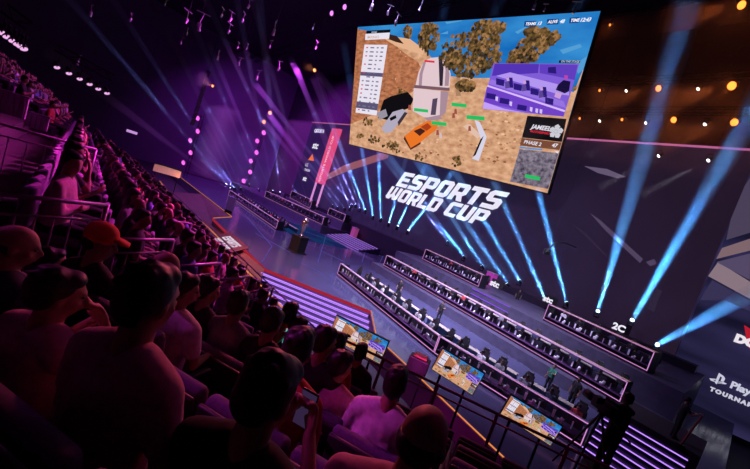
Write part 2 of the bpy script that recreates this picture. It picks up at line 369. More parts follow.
# sponsor marks at the wall's left end
def wtext(t, px, size, name='sponsor_mark', m=M_white, **k):
    p = aty(*px, WD-.02); text(name, t, size, m, lw, frame(p, (1, 0, 0), (0, -1, 0)), depth=.01, **k)
wtext('QIDDIYA', (314, 132), 1.1, bold=.04)
wtext('stc', (312, 148), 2.2, bold=.06)
wtext('LG', (305, 166), 1.1); wtext('TOKEN', (304, 170.5), .8); wtext('stc', (302.5, 180), 1.5, bold=.05)
tri = [aty(*p, WD-.02) for p in ((308, 160), (314, 161), (312.5, 154))]; s_ = MB(); put_wall(s_, [(p.x, p.z) for p in tri]); s_.build('sponsor_mark', glow('tri', srgb(230, 110, 70), 1), lw)
# the return of the wall on the right, turned away by 20 degrees
ax = V((math.cos(R(20)), math.sin(R(20)), 0)); so = V((-3.0*KW, WD+.3, 0)); sn = V((ax.y, -ax.x, 0))
Msw = frame(so, ax, sn)                    # local X along, Y up, Z out
sw = root('side_led_wall', 'tall blue-grey led wall at the right edge with tournament lettering', 'led wall', M=Msw)
M_side = bpy.data.materials.new('side_wall_face'); M_side.use_nodes = True; nt = M_side.node_tree; b = nt.nodes['Principled BSDF']
b.inputs['Base Color'].default_value = (.02, .02, .03, 1)
tc = nt.nodes.new('ShaderNodeTexCoord'); mp = nt.nodes.new('ShaderNodeMapping'); mp.inputs['Rotation'].default_value = (0, 0, R(12)); mp.inputs['Scale'].default_value = (.02, .14, 1)
nt.links.new(tc.outputs['Object'], mp.inputs[0]); no = nt.nodes.new('ShaderNodeTexNoise'); no.inputs['Scale'].default_value = 2.2; no.inputs['Detail'].default_value = 3
nt.links.new(mp.outputs[0], no.inputs['Vector']); cr = nt.nodes.new('ShaderNodeValToRGB')
cr.color_ramp.elements[0].position = .35; cr.color_ramp.elements[0].color = (*srgb(13, 12, 30), 1); cr.color_ramp.elements[1].position = .62; cr.color_ramp.elements[1].color = (*srgb(48, 44, 82), 1)
nt.links.new(no.outputs['Fac'], cr.inputs[0]); nt.links.new(cr.outputs[0], b.inputs['Emission Color']); b.inputs['Emission Strength'].default_value = 1
MB().box((15, 11.5, -.2), (30, 25, .4)).build('display_panel', M_side, sw)
Mi = Msw.inverted()
def sat(x, y): return Mi @ at(x, y, sn, so.dot(sn))
def slayer(name, px, m, z=.01):
    q = [sat(*p) for p in px]; s_ = MB(); s_.prism([(p.x, p.y) for p in q], z, z+.01); s_.build(name, m, sw)
slayer('graphic_band', [(722, 248), (752, 238), (752, 250), (716, 259)], glow('band1', srgb(140, 112, 120), .8))
slayer('graphic_band', [(718, 262), (752, 283), (752, 300), (708, 276)], glow('band2', srgb(150, 128, 140), .8))
slayer('graphic_band', [(735, 200), (752, 175), (752, 232), (726, 240)], glow('band3', srgb(82, 72, 98), .8))
slayer('graphic_band', [(716, 262), (752, 253), (752, 281)], glow('band4', srgb(92, 80, 112), .8))
slayer('graphic_band', [(700, 300), (712, 280), (752, 302), (752, 312), (724, 300)], glow('band5', srgb(62, 56, 92), .8), .02)
def stext(t, px, px2, m, size_px, z=.03, **k):
    p, q = sat(*px), sat(*px2); sz = size_px; dx = (q-p).normalized()
    M = Matrix.Translation((p.x, p.y, z)) @ Matrix.Rotation(math.atan2(dx.y, dx.x)*1.0, 4, 'Z'); text('lettering', t, sz, m, sw, M, **k)
M_lt = glow('side_text', srgb(205, 205, 225), .95)
P1 = sat(729, 381); P2 = sat(712, 384)
text('lettering', 'PlayStation', .78, M_lt, sw, Matrix.Translation((P1.x+.15, P1.y-.45, .03)), depth=.01, bold=.03)
text('lettering', 'TOURNAMENTS', .44, M_lt, sw, Matrix.Translation((P2.x, P2.y-.55, .03)), depth=.01, bold=.03, space=1.35)
# the console maker's mark: upright P over a flattened S
g = sat(712, 377); lg = MB(); lg.M = Matrix.Translation((g.x, g.y-.2, 0)) @ Matrix.Scale(.5, 4) @ Matrix.Translation((-g.x, -g.y, .02))
lg.prism([(g.x+.55, g.y-.3), (g.x+.85, g.y-.42), (g.x+.85, g.y+1.0), (g.x+1.1, g.y+.95), (g.x+1.1, g.y+.3), (g.x+1.45, g.y+.35), (g.x+1.5, g.y+.95), (g.x+1.2, g.y+1.25), (g.x+.55, g.y+1.45)], .03, .04)
lg.prism([(g.x-.25, g.y+.05), (g.x+.5, g.y+.35), (g.x+.5, g.y+.18), (g.x+.15, g.y+.02), (g.x+.5, g.y-.02), (g.x+.5, g.y-.18), (g.x, g.y-.2)], .03, .04)
lg.prism([(g.x+.9, g.y-.2), (g.x+1.75, g.y+.1), (g.x+1.9, g.y+.28), (g.x+1.5, g.y+.33), (g.x+.9, g.y+.12), (g.x+.9, g.y-.02), (g.x+1.45, g.y+.14), (g.x+1.35, g.y+.02), (g.x+.9, g.y-.1)], .03, .04)
lg.build('logo_mark', M_lt, sw)
g = sat(734, 339.5); text('lettering', 'DO', .85, glow('side_text2', srgb(235, 225, 235), 1), sw, Matrix.Translation((g.x, g.y-.1, .06)), depth=.01, bold=.07)
slayer('logo_mark', [(744, 325), (752, 330), (752, 352), (747, 345)], glow('logo_red', srgb(190, 30, 50), .9), .03)
# ================================================================== LAMPS OF THE RIG, ADDED FILL LIGHTS
def area(loc, tgt, col, power, size, spread=120):
    l = bpy.data.lights.new('wash', 'AREA'); l.shape = 'DISK'; l.size = size; l.energy = power; l.color = col; l.spread = R(spread)
    o = bpy.data.objects.new('wash_or_fill_light', l); COL.objects.link(o); o.location = loc; o.rotation_euler = (V(tgt)-V(loc)).to_track_quat('-Z', 'Y').to_euler(); return o
# violet stage wash
area((-50, 14, 29), (-50, 26, 0), (.55, .25, 1), 5200, 6, 110)
area((-26, 14, 29), (-22, 25, 0), (.6, .4, 1), 1900, 6, 90)
area((-13, 15, 28), (-17, 24, 1), (.7, .66, 1), 3700, 5, 56)
area((-75, 10, 28), (-75, 30, 0), (.6, .12, 1), 4200, 6, 120)
# magenta wash over the left stand
area((-13, 12, 17), (-10.5, -.5, 6), (1, .05, .62), 560, 2, 46)
area((-25, 16, 20), (-24, 0, 5), (.9, .05, .9), 900, 4, 100)
# faint magenta and red fill lights, added to lift the near block
area((-2, 12, 18), (-2.5, 2.5, 5), (1, .04, .5), 6, 1.5, 50)
area((-12, 9, 12), (-2.5, 2, 5.6), (1, .1, .14), 32, .8, 34)
# violet wash on the far left drapes
area((-96, 24, 30), (-112, 45, 4), (.5, .08, 1), 2600, 8, 140)
area((-92, 36, 34), (-88, 52, 8), (.6, .06, 1), 5200, 8, 140)
# warm glow on the ramp
area((-30, 8, 7), (-30, 11, -1), (1, .35, .16), 900, 2, 120)
area((-5.5, -2.5, 9.5), (-1.1, 1.7, 5.7), (.95, .06, .85), 2, .3, 16)  # added fill behind the camera, brightens the white-shirted spectator
area((-6, 8.5, 3.2), (-9, 15, -.8), (.8, .06, .6), 40, 1, 90)  # added magenta fill for the stage front fascia, no fixture there
area((-9, 10, 8), (-3.2, 6.2, 4), (.9, .05, .35), 5, .6, 50)  # invented fill light that lifts the front handrail out of black
area((-27, 9, 9), (-32.3, 5.7, 4.2), (1, .6, .55), 30, .5, 50)  # extra small light, added only to brighten the beige box
# ================================================================== HANGING SCREEN
_h = ray(-22.5, 52); _v = ray(275, 1110); sx_ = -V(_h).normalized(); sn_ = sx_.cross(-V(_v)).normalized()
if sn_.y > 0: sn_ = -sn_
KS = 40.0
_pts = [at(x, y, sn_, sn_.dot(CAM)-KS) for x, y in ((358, 27), (601, 11), (547, 193), (349, 144))]
SC = sum(_pts, V())/4
Msc = frame(SC, sx_, sn_); Msi = Msc.inverted()
def sl(x, y): return Msi @ at(x, y, sn_, sn_.dot(CAM)-KS)
c4 = [sl(*p) for p in ((358, 27), (601, 11), (547, 193), (349, 144))]
SW, SH = (c4[1].x-c4[0].x+c4[2].x-c4[3].x)/2, (c4[0].y-c4[3].y+c4[1].y-c4[2].y)/2
def em_noise(name, c0, c1, scale, p0=.35, p1=.65, stretch=(1, 1, 1), det=5, s=1):
    m = bpy.data.materials.new(name); m.use_nodes = True; nt = m.node_tree; b = nt.nodes['Principled BSDF']
    b.inputs['Base Color'].default_value = (0, 0, 0, 1); b.inputs['Specular IOR Level'].default_value = 0
    tc = nt.nodes.new('ShaderNodeTexCoord'); mp = nt.nodes.new('ShaderNodeMapping'); mp.inputs['Scale'].default_value = stretch
    no = nt.nodes.new('ShaderNodeTexNoise'); no.inputs['Scale'].default_value = scale; no.inputs['Detail'].default_value = det
    cr = nt.nodes.new('ShaderNodeValToRGB'); cr.color_ramp.elements[0].position = p0; cr.color_ramp.elements[1].position = p1
    cr.color_ramp.elements[0].color = (*c0, 1); cr.color_ramp.elements[1].color = (*c1, 1)
    nt.links.new(tc.outputs['Object'], mp.inputs[0]); nt.links.new(mp.outputs[0], no.inputs['Vector']); nt.links.new(no.outputs['Fac'], cr.inputs[0])
    nt.links.new(cr.outputs[0], b.inputs['Emission Color']); b.inputs['Emission Strength'].default_value = s; return m
G = lambda n, r, g, b, s=1.0: glow(n, srgb(r, g, b), s)
scr = root('hanging_video_screen', 'giant tilted video screen hanging above the wall, showing a desert battle game', 'screen', M=Msc)
M_bez = mat('bezel_black', (.01, .01, .01), .5)
MB().bbox((0, 0, -.3), (SW+.35, SH+.35, .5), .03).build('bezel', M_bez, scr)
pic = []
def layer(px, m, z, name='picture_layer', par=None):
    q = [sl(*p) for p in px]; b = MB(); b.prism([(max(-SW/2, min(SW/2, p.x)), max(-SH/2, min(SH/2, p.y))) for p in q], z, z+.008)
    o = b.build(name, m, par or scr); pic.append(o); return o
M_sky = em_noise('scr_sky', srgb(18, 105, 185), srgb(60, 150, 215), .12, .35, .7, (1, 2.5, 1))
M_sand = em_noise('scr_sand', srgb(186, 132, 98), srgb(232, 182, 144), 1.1, .3, .7, (1, 1.6, 1))
M_hill = em_noise('scr_hill', srgb(140, 84, 56), srgb(200, 128, 90), 1.2, .3, .65, (1, 2.2, 1))
M_leaf = [em_noise('scr_leaf%d' % i, srgb(*a), srgb(*b), 3, .35, .65) for i, (a, b) in enumerate((((30, 24, 22), (84, 66, 40)), ((58, 46, 28), (128, 96, 54)), ((104, 74, 44), (172, 128, 80))))]
MB().prism([(-SW/2, -SH/2), (SW/2, -SH/2), (SW/2, SH/2), (-SW/2, SH/2)], -.02, .0).build('picture_sky', M_sky, scr); pic.append(scr.children[-1])
layer([(350, 20), (357, 33), (383, 33), (397, 37), (410, 39), (425, 50), (447, 76), (470, 78), (492, 78), (540, 85), (574, 92), (582, 72), (592, 66), (560, 200), (340, 150)], M_sand, .002, 'picture_ground')
layer([(340, 30), (383, 34), (392, 42), (403, 52), (418, 62), (424, 74), (416, 90), (396, 100), (370, 116), (340, 122)], M_hill, .012, 'picture_hill')
layer([(383, 33), (397, 37), (410, 39), (425, 50), (423, 55), (408, 50), (396, 46), (386, 40)], G('scr_dune', 228, 178, 140), .022, 'picture_hill')
layer([(384, 33), (397, 36), (404, 44), (396, 42), (388, 39)], G('scr_dk', 58, 36, 30), .032)
# clouds
M_cl = G('scr_cloud', 84, 158, 212)
for c in ([(445, 22), (462, 19), (462, 21), (447, 24)], [(515, 32), (527, 26), (526, 28), (518, 34)], [(560, 50), (580, 44), (582, 47), (563, 54)], [(440, 34), (448, 31), (448, 34)], [(575, 64), (590, 56), (588, 70), (578, 74)]): layer(c, M_cl, .004)
def discs(name, spots, n, mats, z, seed, rmin=.12, rmax=.42, squash=1):
    rr = random.Random(seed); b = MB()
    for (cx, cy, rx, ry) in spots:
        for i in range(n):
            a = rr.random()*6.283; d = math.sqrt(rr.random()); p = sl(cx+rx*d*math.cos(a), cy+ry*d*math.sin(a))
            r = rr.uniform(rmin, rmax); k = rr.randint(5, 7); ph = rr.random()*6
            low = (d*math.sin(a)*.6-d*math.cos(a)*.4)
            b.cur = min(2, max(0, int(rr.gauss(1.05-low*1.0, .6)+.5)))
            zz = z+.0006*i
            q = [(p.x+r*math.cos(ph+6.283*j/k)*rr.uniform(.7, 1.1), p.y+squash*r*math.sin(ph+6.283*j/k)*rr.uniform(.7, 1.1)) for j in range(k)]
            if max(abs(x) for x, y in q) > SW/2 or max(abs(y) for x, y in q) > SH/2: continue
            b.add([(x, y, zz) for x, y in q], [tuple(range(k))])
    o = b.build(name, mats, scr); pic.append(o); return o
discs('picture_tree', [(408, 32, 4, 6)], 50, M_leaf, .05, 1, .1, .3)
layer([(427, 45), (429, 45), (429, 56), (427, 56)], M_leaf[0], .045)
discs('picture_tree', [(431, 28, 8, 5), (429, 38, 11, 9), (428, 46, 8, 4)], 75, M_leaf, .05, 2)
layer([(457, 70), (460, 70), (461, 96), (456, 96)], G('scr_trunk', 170, 130, 100), .045)
discs('picture_tree', [(489, 28, 17, 7), (480, 40, 20, 12), (462, 48, 20, 14), (452, 60, 12, 8), (488, 55, 14, 14), (470, 68, 18, 10), (466, 86, 9, 5)], 105, M_leaf, .06, 3)
discs('picture_tree', [(537, 34, 12, 7), (550, 38, 9, 5), (532, 46, 15, 8), (524, 56, 14, 6), (515, 61, 8, 4)], 80, M_leaf, .05, 4)
discs('picture_tree', [(582, 82, 4, 12), (577, 100, 4, 14), (571, 125, 4, 14), (562, 160, 3, 14)], 40, M_leaf, .05, 8)
discs('picture_scrub', [(369, 122, 7, 4), (373, 139, 8, 4), (390, 145, 9, 4), (396, 148, 5, 5), (421, 157, 6, 4), (456, 161, 5, 5), (431, 126, 7, 4), (402, 92, 6, 3), (360, 136, 3, 2)], 22, M_leaf, .05, 5, .08, .3)
discs('picture_scrub', [(500, 125, 22, 14), (500, 150, 22, 16), (395, 75, 22, 24), (525, 150, 4, 28), (440, 150, 45, 16)], 34, [G('scr_s1', 135, 84, 56), G('scr_s2', 176, 120, 84), G('scr_s3', 240, 196, 160)], .03, 6, .05, .26, .55)
# vehicles, dome
K = G('scr_black', 16, 14, 18)
layer([(378, 118), (384, 100), (392, 96), (408, 92), (414, 99), (410, 108), (398, 112), (388, 120)], K, .06, 'picture_vehicle')
layer([(377, 113), (386, 109), (388, 116), (380, 120)], G('scr_grey', 150, 145, 160), .068, 'picture_vehicle')
layer([(382, 128), (393, 112), (403, 109), (408, 112), (398, 124), (392, 132), (385, 133)], G('scr_silver', 178, 170, 190), .07, 'picture_vehicle')
layer([(390, 118), (396, 115), (397, 118), (391, 121)], K, .08, 'picture_vehicle'); layer([(398, 122), (405, 112), (408, 113), (399, 126)], G('scr_sh', 60, 50, 60), .08, 'picture_vehicle')
layer([(405, 136), (416, 127), (430, 120), (439, 124), (436, 130), (421, 142), (411, 149)], G('scr_orange', 235, 118, 40), .07, 'picture_vehicle')
layer([(405, 136), (411, 148), (421, 142), (421, 144), (411, 150), (404, 139)], G('scr_shade', 92, 40, 26), .078, 'picture_vehicle')
layer([(414, 131), (421, 128), (426, 131), (420, 136)], G('scr_glass', 70, 34, 30), .08, 'picture_vehicle')
layer([(421, 127), (428, 123), (432, 127), (427, 131)], G('scr_rust', 170, 62, 28), .08, 'picture_vehicle')
Wt = G('scr_tower', 226, 200, 206); Ws = G('scr_tower_shade', 168, 138, 152)
layer([(414, 88), (449, 92), (446, 113), (438, 118), (424, 117), (413, 111)], Wt, .07, 'picture_tower')
layer([(433, 99), (438, 98), (436, 115), (431, 115)], G('scr_door', 84, 70, 92), .08, 'picture_tower')
layer([(441, 91), (449, 92), (446, 113), (440, 117)], Ws, .076, 'picture_tower')
layer([(416, 85), (419, 72), (424, 62), (431, 58), (441, 57), (448, 63), (451, 74), (450, 87), (440, 90), (425, 89)], Wt, .08, 'picture_tower')
layer([(439, 58), (442, 58), (444, 68), (443, 86), (440, 86)], G('scr_slot', 50, 40, 56), .09, 'picture_tower')
layer([(443, 60), (447, 62), (450, 74), (449, 86), (445, 86), (446, 70)], Ws, .088, 'picture_tower')
layer([(424, 62), (427, 60), (423, 74), (422, 88), (419, 87), (420, 74)], Ws, .088, 'picture_tower')
layer([(415, 85), (450, 88), (450, 91), (414, 88)], G('scr_band', 120, 88, 100), .095, 'picture_tower')
layer([(425, 60), (435, 61), (435, 63), (425, 62)], G('scr_redtag', 220, 50, 70), .1, 'picture_tower')
layer([(425, 118), (440, 115), (443, 119), (428, 121)], Ws, .085, 'picture_tower')
layer([(475, 120), (480, 122), (487, 137), (479, 161), (472.5, 158.5), (481, 139)], G('scr_wallpiece', 216, 212, 232), .07, 'picture_wall')
layer([(481, 139), (484, 136), (476, 155), (473, 157)], K, .078, 'picture_wall')
layer([(463, 126), (470, 124), (481, 135), (478, 139)], G('scr_crate', 226, 190, 170), .07, 'picture_wall')
for x, y in ((438, 133), (454, 116), (456, 112), (441, 136), (470, 129), (410, 108)): layer([(x-1, y-3), (x+1, y-3), (x+1.5, y+2), (x-1.5, y+2)], G('scr_fig', 210, 190, 190) if x % 2 else G('scr_fig2', 160, 80, 70), .09, 'picture_figure')
M_g = G('scr_green', 40, 190, 100)
for (x0, y0, x1, y1) in ((414.5, 108, 428.5, 111), (432, 121, 447, 124.5), (452, 102.5, 467, 106), (467, 115, 485, 119)):
    layer([(x0, y0), (x1, y0+1.6), (x1, y1+1.6), (x0, y1)], M_g, .1, 'name_tag')
# scoreboard
Ww = G('scr_white', 232, 226, 240); Wd = G('scr_row', 92, 84, 118)
layer([(367, 31), (391, 29.6), (390.6, 32.6), (366.8, 34)], K, .1, 'score_header')
layer([(366, 34), (390.3, 32.7), (389.6, 38.9), (365.6, 40.2)], Ww, .1, 'score_title')
TL, TR, BR, BL = V((365, 44.7)), V((388, 45)), V((377, 115.5)), V((356, 112.5))
def tb(u, v): a = TL.lerp(TR, u); b_ = BL.lerp(BR, u); p = a.lerp(b_, v); return (p.x, p.y)
layer([tb(0, 0), tb(1, 0), tb(1, 1), tb(0, 1)], Ww, .1, 'score_table')
for v0, v1 in ((.40, .455), (.835, .93)): layer([tb(0, v0), tb(1, v0), tb(1, v1), tb(0, v1)], Wd, .11, 'score_row')
rr = random.Random(4); bb = MB()
for i in range(16):
    v = .035+i*.0605
    for u0, u1 in ((.1, .18), (.28, .45), (.56, .64), (.74, .86)):
        if rr.random() < .85:
            q = [sl(*tb(u, w_)) for u, w_ in ((u0, v), (u1, v), (u1, v+.018), (u0, v+.018))]; bb.cur = 1 if u0 < .2 and rr.random() < .5 else 0
            bb.add([(p.x, p.y, .125) for p in q], [(0, 1, 2, 3)])
pic.append(bb.build('score_digits', [G('scr_ink', 120, 112, 140), G('scr_inkr', 220, 60, 70)], scr))
def ltext(t, px, size, m, z=.13, name='score_lettering', **k):
    p = sl(*px); o = None; text(name, t, size, m, scr, Matrix.Translation((p.x, p.y, z)), depth=.002, **k); pic.append(scr.children[-1])
ltext('MATCH 6/12', (368, 38.6), .42, G('scr_gold', 200, 160, 130), bold=.01)
ltext('MIRAMAR', (372, 33.2), .26, Ww)
for (x0, x1, y, a, b_) in ((525.5, 536.5, 26, 'TEAMS', '13'), (548, 559, 24, 'ALIVE', '48'), (570.5, 579, 22.6, 'TIME', '12:43')):
    layer([(x0-.5, y-4.6), (x1+.3, y-5.0), (x1-.4, y+.5), (x0-1, y+.9)], G('scr_navy', 10, 60, 130), .1, 'score_box')
    ltext(a, (x0+.1, y-.4), .36, G('scr_w', 245, 245, 255), bold=.012, shear=.15); ltext(b_, (x1+.8, y-.6), .42, G('scr_w', 0, 0, 0), bold=.014, shear=.25)
# camera inset
def il(px, m, z, name='inset_layer'): layer([(480+x/7.14, 55+y/7.14) for x, y in px], m, z, name)
il([(100, 60), (712, 65), (600, 440), (25, 385)], G('ins_bg', 128, 92, 214), .14, 'inset_frame')
il([(110, 64), (425, 66), (418, 130), (90, 150)], G('ins_dk', 84, 52, 180), .15)
il([(430, 68), (700, 72), (680, 180), (430, 130)], G('ins_dk2', 96, 62, 190), .15)
il([(120, 150), (220, 125), (640, 230), (640, 290), (560, 280)], G('ins_lt', 178, 150, 240), .155)
il([(60, 205), (85, 175), (600, 330), (620, 380)], G('ins_mid', 150, 116, 226), .157)
il([(60, 215), (612, 395), (607, 408), (56, 226)], G('ins_line', 222, 190, 255), .165)
il([(54, 228), (606, 410), (600, 438), (440, 424), (30, 340)], G('ins_panel', 112, 66, 200), .16)
il([(34, 335), (180, 385), (330, 412), (25, 384)], G('ins_line2', 196, 160, 250), .162)
ID = G('ins_navy', 44, 26, 120); IS = G('ins_skin', 206, 160, 220)
for x, y in ((120, 190), (245, 225), (365, 258), (470, 325)): il([(x, y-24), (x+60, y-10), (x+56, y+34), (x, y+22)], ID, .17, 'inset_monitor')
for x, y in ((215, 195), (335, 215), (455, 262)):
    il([(x-14, y-34), (x+22, y-32), (x+28, y+40), (x-4, y+40)], ID, .168, 'inset_chair'); il([(x-22, y-30), (x-4, y-34), (x, y-8), (x-18, y-8)], IS, .174, 'inset_head'); il([(x-32, y), (x-4, y-6), (x+4, y+40), (x-30, y+46)], G('ins_shirt', 92, 70, 150), .172, 'inset_body')
il([(560, 215), (600, 180), (650, 190), (640, 260), (610, 275), (545, 250)], G('ins_black', 26, 16, 60), .17, 'inset_body'); il([(606, 145), (632, 148), (630, 176), (606, 172)], G('ins_red', 190, 70, 170), .175, 'inset_head')
il([(545, 265), (590, 275), (575, 315), (535, 300)], IS, .176, 'inset_body')
for x, y in ((70, 290), (165, 325), (290, 372)): il([(x-16, y-20), (x+50, y-8), (x+44, y+30), (x-22, y+18)], ID, .17, 'inset_monitor')
for x, y in ((125, 310), (225, 345), (370, 385), (410, 395), (440, 400)): il([(x-8, y-14), (x+10, y-10), (x+6, y+22), (x-10, y+14)], G('ins_w', 214, 196, 246), .171, 'inset_item')
il([(490, 90), (545, 85), (550, 135), (490, 128)], ID, .166); il([(570, 40), (720, 44), (716, 60), (566, 58)], K, .17, 'inset_tag')
ltext('ON THE STAGE', (561.5, 62.6), .24, Ww, .185)
# sponsor box, phase, minimap
layer([(528, 115.8), (567, 119), (562.5, 142), (522.5, 137.5)], K, .14, 'sponsor_box')
layer([(522.5, 138), (562, 142.5), (560, 150), (520.5, 145.5)], G('phase_br', 120, 74, 54), .135, 'phase_box')
ltext('JAMEEL', (531.5, 128.4), .62, Ww, .15, name='sponsor_lettering', shear=.25, bold=.02); ltext('MOTORSPORT', (530.5, 132), .31, G('js_red', 220, 40, 60), .15, name='sponsor_lettering', bold=.01, shear=.2)
cpt = sl(556.5, 131.5); pb = MB()
for i in range(5):
    a = math.pi/2+i*2*math.pi/5; c = (cpt.x+.42*math.cos(a), cpt.y+.42*math.sin(a))
    pb.prism([(c[0]+.3*math.cos(a+2*math.pi*j/5), c[1]+.3*math.sin(a+2*math.pi*j/5)) for j in range(5)], .15, .155)
pb.prism([(cpt.x+.2*math.cos(math.pi/2+.63+2*math.pi*j/5), cpt.y+.2*math.sin(math.pi/2+.63+2*math.pi*j/5)) for j in range(5)], .15, .155)
pic.append(pb.build('sponsor_emblem', G('js_grey', 205, 205, 215), scr))
ltext('PHASE 2', (524, 143.2), .52, Ww, .15, bold=.012, shear=.15); ltext('47', (552, 146.6), .52, Ww, .15, bold=.02, shear=.15)
layer([(520.5, 146.5), (543, 149), (542.5, 150.4), (520, 148)], G('ph_blue', 70, 150, 220), .14, 'phase_box')
layer([(520, 149), (561.5, 153.5), (549.5, 189), (510.5, 181.5)], em_noise('scr_map', srgb(66, 56, 76), srgb(150, 140, 156), 2.5, .3, .7), .135, 'minimap')
layer([(526, 174), (541, 177), (540, 180.5), (525.5, 177.5)], M_g, .15, 'name_tag')
layer([(555, 151), (560, 151.5), (558, 153.5)], Ww, .15, 'minimap_mark')
# rigging: truss above the screen and chains
M_truss = mat('truss_alu', (.05, .05, .06), .45, .8)
def truss(name, a, b, w, label, group=None, m=M_truss, lights=None):
    a, b = V(a), V(b); L = (b-a).length; t = root(name, label, 'truss', M=frame(a, b-a, (0, 0, 1)), group=group); mb = MB(); r = .035
    for y in (-w/2, w/2):
        for z in (-w/2, w/2): mb.cyl((0, y, z), (L, y, z), r, n=6)
    n = max(2, int(L/(w*1.3)))
    for i in range(n):
        x0, x1 = L*i/n, L*(i+1)/n; s_ = 1 if i % 2 else -1
        for y in (-w/2, w/2): mb.cyl((x0, y, -s_*w/2), (x1, y, s_*w/2), r*.6, n=5)
        for z in (-w/2, w/2): mb.cyl((x0, -s_*w/2, z), (x1, s_*w/2, z), r*.6, n=5)
    mb.build('lattice', m, t); return t
# ================================================================== PEOPLE
def clothm(n, c, **k): return mat(n, c, .85, noise=.18, scale=30, **k)
M_skin = mat('skin', (.42, .22, .15), .55, noise=.1, scale=40)
M_skin2 = mat('skin_brown', (.25, .12, .075), .55, noise=.1, scale=40)
M_hair = mat('hair_black', (.012, .009, .008), .5, noise=.4, scale=60)
M_cb = clothm('cloth_black', (.015, .015, .018)); M_cw = clothm('cloth_white', (.72, .7, .72)); M_cg = clothm('cloth_grey', (.2, .2, .22))
M_cblue = clothm('cloth_blue', (.12, .16, .45)); M_cr = clothm('cloth_red', (.5, .05, .05)); M_cn = clothm('cloth_navy', (.03, .035, .08)); M_cgreen = clothm('cloth_green', (.03, .2, .12))
M_cp = clothm('cloth_pink', (.6, .3, .4)); M_cyel = clothm('cloth_yellow', (.6, .42, .08))
def hand(b, wr, d, up, L=.17, r=.0105, curl=.5, fine=True):
    """palm and five fingers from wrist wr, pointing along d, back of the hand towards up"""
    d = V(d).normalized(); up = V(up); up = (up-d*up.dot(d)).normalized(); s = d.cross(up); wr = V(wr)
    pc = wr+d*.045; rot = Matrix((s, d, up)).transposed(); b.ball(pc, (.042, .055, .018), 10, 8, rot)
    if not fine:
        for i, l in enumerate((.05, .06, .065, .06)): 
            p = wr+d*.085+s*(-.028+.018*i); b.cap(p, p+d*l*.7-up*l*.5, r*1.1, r, 6)
        b.cap(wr+s*.035+d*.03, wr+s*.06+d*.075-up*.02, r*1.3, r, 6); return
    for i, l in enumerate((.058, .072, .078, .07)):
        p0 = wr+d*.083+s*(-.031+.0205*i); p1 = p0+(d*math.cos(curl*.6)-up*math.sin(curl*.6))*l*.5
        p2 = p1+(d*math.cos(curl*1.6)-up*math.sin(curl*1.6))*l*.32; p3 = p2+(d*math.cos(curl*2.4)-up*math.sin(curl*2.4))*l*.26
        b.cap(p0, p1, r, r*.95, 7); b.cap(p1, p2, r*.95, r*.88, 7); b.cap(p2, p3, r*.88, r*.8, 7)
    t0 = wr+s*.03+d*.02; t1 = t0+(s*.6+d*.7)*.045-up*.008; t2 = t1+(s*.1+d*.9-up*.4)*.035
    b.cap(t0, t1, r*1.35, r*1.1, 7); b.cap(t1, t2, r*1.1, r*.95, 7)
